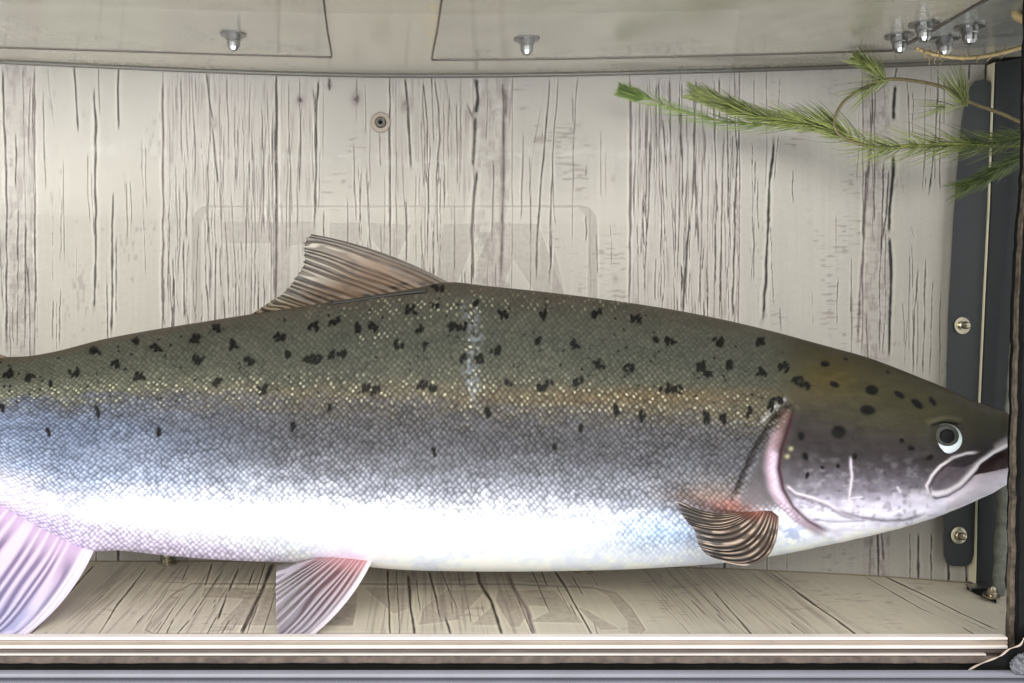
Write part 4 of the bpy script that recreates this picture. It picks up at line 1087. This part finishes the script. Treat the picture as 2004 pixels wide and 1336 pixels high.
# ------------------------------------------------------------------ water plants
def needles(b, stem, d, n_wh, ln, per, spread, fwd, rad=0.00032, droop=0.0, t0=0, t1=1, rr=rnd, below=1.0, taper=None, curve=.35):
    """whorls of needles; stem list of pixel points from base to tip; fwd = lean toward the tip (0..1)"""
    st = catmull([Vector((x, y, 0)) for x, y in stem], 10); m = len(st)-1
    for k in range(n_wh):
        t = t0+(t1-t0)*(k+rr.uniform(-.3, .3))/max(1, n_wh-1); t = min(max(t, 0), 1); i = min(int(t*m), m-1)
        p = st[i].lerp(st[i+1], t*m-i); tg = (st[i+1]-st[i]).normalized(); nrm = Vector((-tg.y, tg.x, 0))
        L = ln*(taper(t) if taper else 1)
        for q in range(per):
            w = 2*math.pi*(q+rr.random()*.6)/per; l = L*rr.uniform(.7, 1.15)
            side = nrm*math.cos(w)*spread; dz = math.sin(w)*spread
            if side.y > 0: l *= below
            dirv = (tg*fwd+side); pts = []; rs = []
            for s in range(6):
                u = s/5
                off_ = dirv*(l*u)+tg*(curve*l*u*u)-side*(curve*.5*l*u*u)+Vector((0, droop*l*u*u, 0))
                pts.append(P(p.x+off_.x, p.y+off_.y, d+dz*l*u*d/F)); rs.append(rad*(1-.75*u))
            b.tube(pts, rs, 3, caps=False)
def stemtube(b, pts, d, r0, r1):
    st = catmull([Vector((x, y, 0)) for x, y in pts], 8); n = len(st)
    b.tube([P(p.x, p.y, d) for p in st], [r0+(r1-r0)*i/(n-1) for i in range(n)], 7)

GRP = 'sprigs of feathery water plant'
def sprig(label, stem, d, r0, r1, wl, sm_, lm_, stems_extra=()):
    e = empty('water_plant', P(stem[0][0], stem[0][1], d), label, 'water plant', GRP)
    b = MB(); stemtube(b, stem, d, r0, r1)
    for s_x in stems_extra: stemtube(b, s_x, d, r0*.8, r1)
    part('stem', b.mesh('stem', True), sm_, e)
    b = MB()
    for kw in wl: needles(b, d=d, **kw)
    part('needles', b.mesh('needles', True), lm_, e)
    return e
main = [(2030, 287), (1960, 285), (1880, 283), (1800, 284), (1740, 288), (1700, 285), (1660, 266), (1620, 250), (1560, 240), (1500, 232), (1440, 212), (1385, 190)]
tp = lambda t: 1.0
rr = random.Random(3)
sprig('long green sprig of feathery water plant with a dense dark tip, reaching from the post', main, .672, .0011, .0005,
      [dict(stem=main[6:], n_wh=36, ln=80, per=16, spread=.55, fwd=.55, t0=0, t1=.97, rr=rr, below=.6, taper=lambda t: 1-.45*t, rad=0.00038),
       dict(stem=[(1470, 222), (1420, 205), (1375, 188)], n_wh=28, ln=44, per=22, spread=.45, fwd=.5, t0=0, t1=1, rr=rr, rad=0.00049),
       dict(stem=main[:7], n_wh=14, ln=85, per=11, spread=.6, fwd=.5, t0=.15, t1=.95, rr=rr, rad=0.00032),
       dict(stem=[(1900, 283), (1860, 284), (1820, 284), (1740, 288)], n_wh=9, ln=60, per=12, spread=.5, fwd=.6, rr=rr, rad=0.00041)],
      M['stem'], M['leaf'])
sec = [(1560, 246), (1500, 244), (1440, 240), (1380, 230), (1320, 212), (1270, 192), (1216, 174)]
sprig('thin pale sprig of water plant ending in a bright green brush, leftmost of the sprigs', sec, .690, .0006, .0005,
      [dict(stem=sec[:6], n_wh=16, ln=62, per=8, spread=.35, fwd=.7, t0=0, t1=1, rr=rr, rad=0.00029, below=1.2),
       dict(stem=[(1262, 192), (1240, 184), (1222, 178)], n_wh=22, ln=26, per=22, spread=.55, fwd=.55, rr=rr, rad=0.00049, curve=.1)],
      M['stem'], M['leafbright'])
loop = [(2040, 262), (2004, 243), (1960, 222), (1900, 200), (1850, 172), (1790, 158), (1733, 155), (1690, 172), (1655, 195), (1636, 225), (1634, 252), (1655, 272), (1690, 283)]
sprig('arching bare brown stem of water plant with a small green tuft, above the long sprig', loop, .664, .0013, .0009,
      [dict(stem=[(1733, 156), (1715, 138), (1695, 122)], n_wh=8, ln=50, per=12, spread=.6, fwd=.45, rr=rr, rad=0.00032),
       dict(stem=[(1712, 136), (1690, 120), (1680, 115)], n_wh=14, ln=20, per=14, spread=.6, fwd=.5, rr=rr, rad=0.00043),
       dict(stem=[(1740, 156), (1715, 164), (1695, 176)], n_wh=5, ln=62, per=9, spread=.5, fwd=.6, rr=rr, rad=0.00029),
       dict(stem=[(1893, 208), (1886, 195), (1878, 178)], n_wh=7, ln=70, per=11, spread=.5, fwd=.5, rr=rr, rad=0.00029),
       dict(stem=[(1890, 205), (1860, 208), (1840, 210)], n_wh=4, ln=60, per=8, spread=.4, fwd=.6, rr=rr, rad=0.00029)],
      M['darkstem'], M['leaf'], [[(1733, 155), (1715, 136), (1696, 122)]])
low = [(2030, 298), (1990, 312), (1955, 330), (1920, 350), (1885, 365)]
sprig('short dark green sprig of water plant hanging in front of the black strap', low, .668, .0007, .0004,
      [dict(stem=low, n_wh=21, ln=48, per=11, spread=.55, fwd=.45, rr=rr, rad=0.00038), dict(stem=low[2:], n_wh=16, ln=28, per=12, spread=.6, fwd=.5, rr=rr, rad=0.00043),
       dict(stem=[(2030, 262), (1990, 270), (1950, 276), (1900, 280)], n_wh=16, ln=46, per=12, spread=.7, fwd=.4, rr=rr, rad=0.00038)],
      M['darkstem'], M['leafdark'])
tw = [(1793, 93), (1815, 103), (1850, 110), (1890, 113), (1930, 109), (1975, 99), (2040, 78)]
e = empty('root_twig', P(1793, 93, .645), 'pale yellow curved root twig with fine rootlets under the corner bolts', 'twig')
b = MB(); stemtube(b, tw, .645, .0010, .0015); part('stem', b.mesh('stem', True), M['twig'], e)
b = MB()
for k in range(34):
    x = rr.choice([rr.uniform(1792, 1870), rr.uniform(1792, 1980)]); y = np.interp(x, [p[0] for p in tw], [p[1] for p in tw]); pts = [P(x, y, .645)]
    dx, dy = rr.uniform(-14, 10), rr.uniform(-18, 22)
    for u in (.4, .7, 1): pts.append(P(x+dx*u+rr.uniform(-4, 4), y+dy*u+rr.uniform(-3, 3), .645+rr.uniform(-.004, .004)))
    b.tube(pts, [.0004, .0003, .00025, .00015], 4)
part('rootlets', b.mesh('rootlets', True), M['twig'], e)
tw = [(2030, -12), (2003, 2), (1990, 14), (1989, 28), (2004, 38), (2030, 44)]
e = empty('root_twig', P(1990, 14, .60), 'knobbly pale brown root stub at the top right corner', 'twig')
b = MB(); stemtube(b, tw, .60, .0022, .0028); part('stem', b.mesh('stem', True), M['twig'], e)
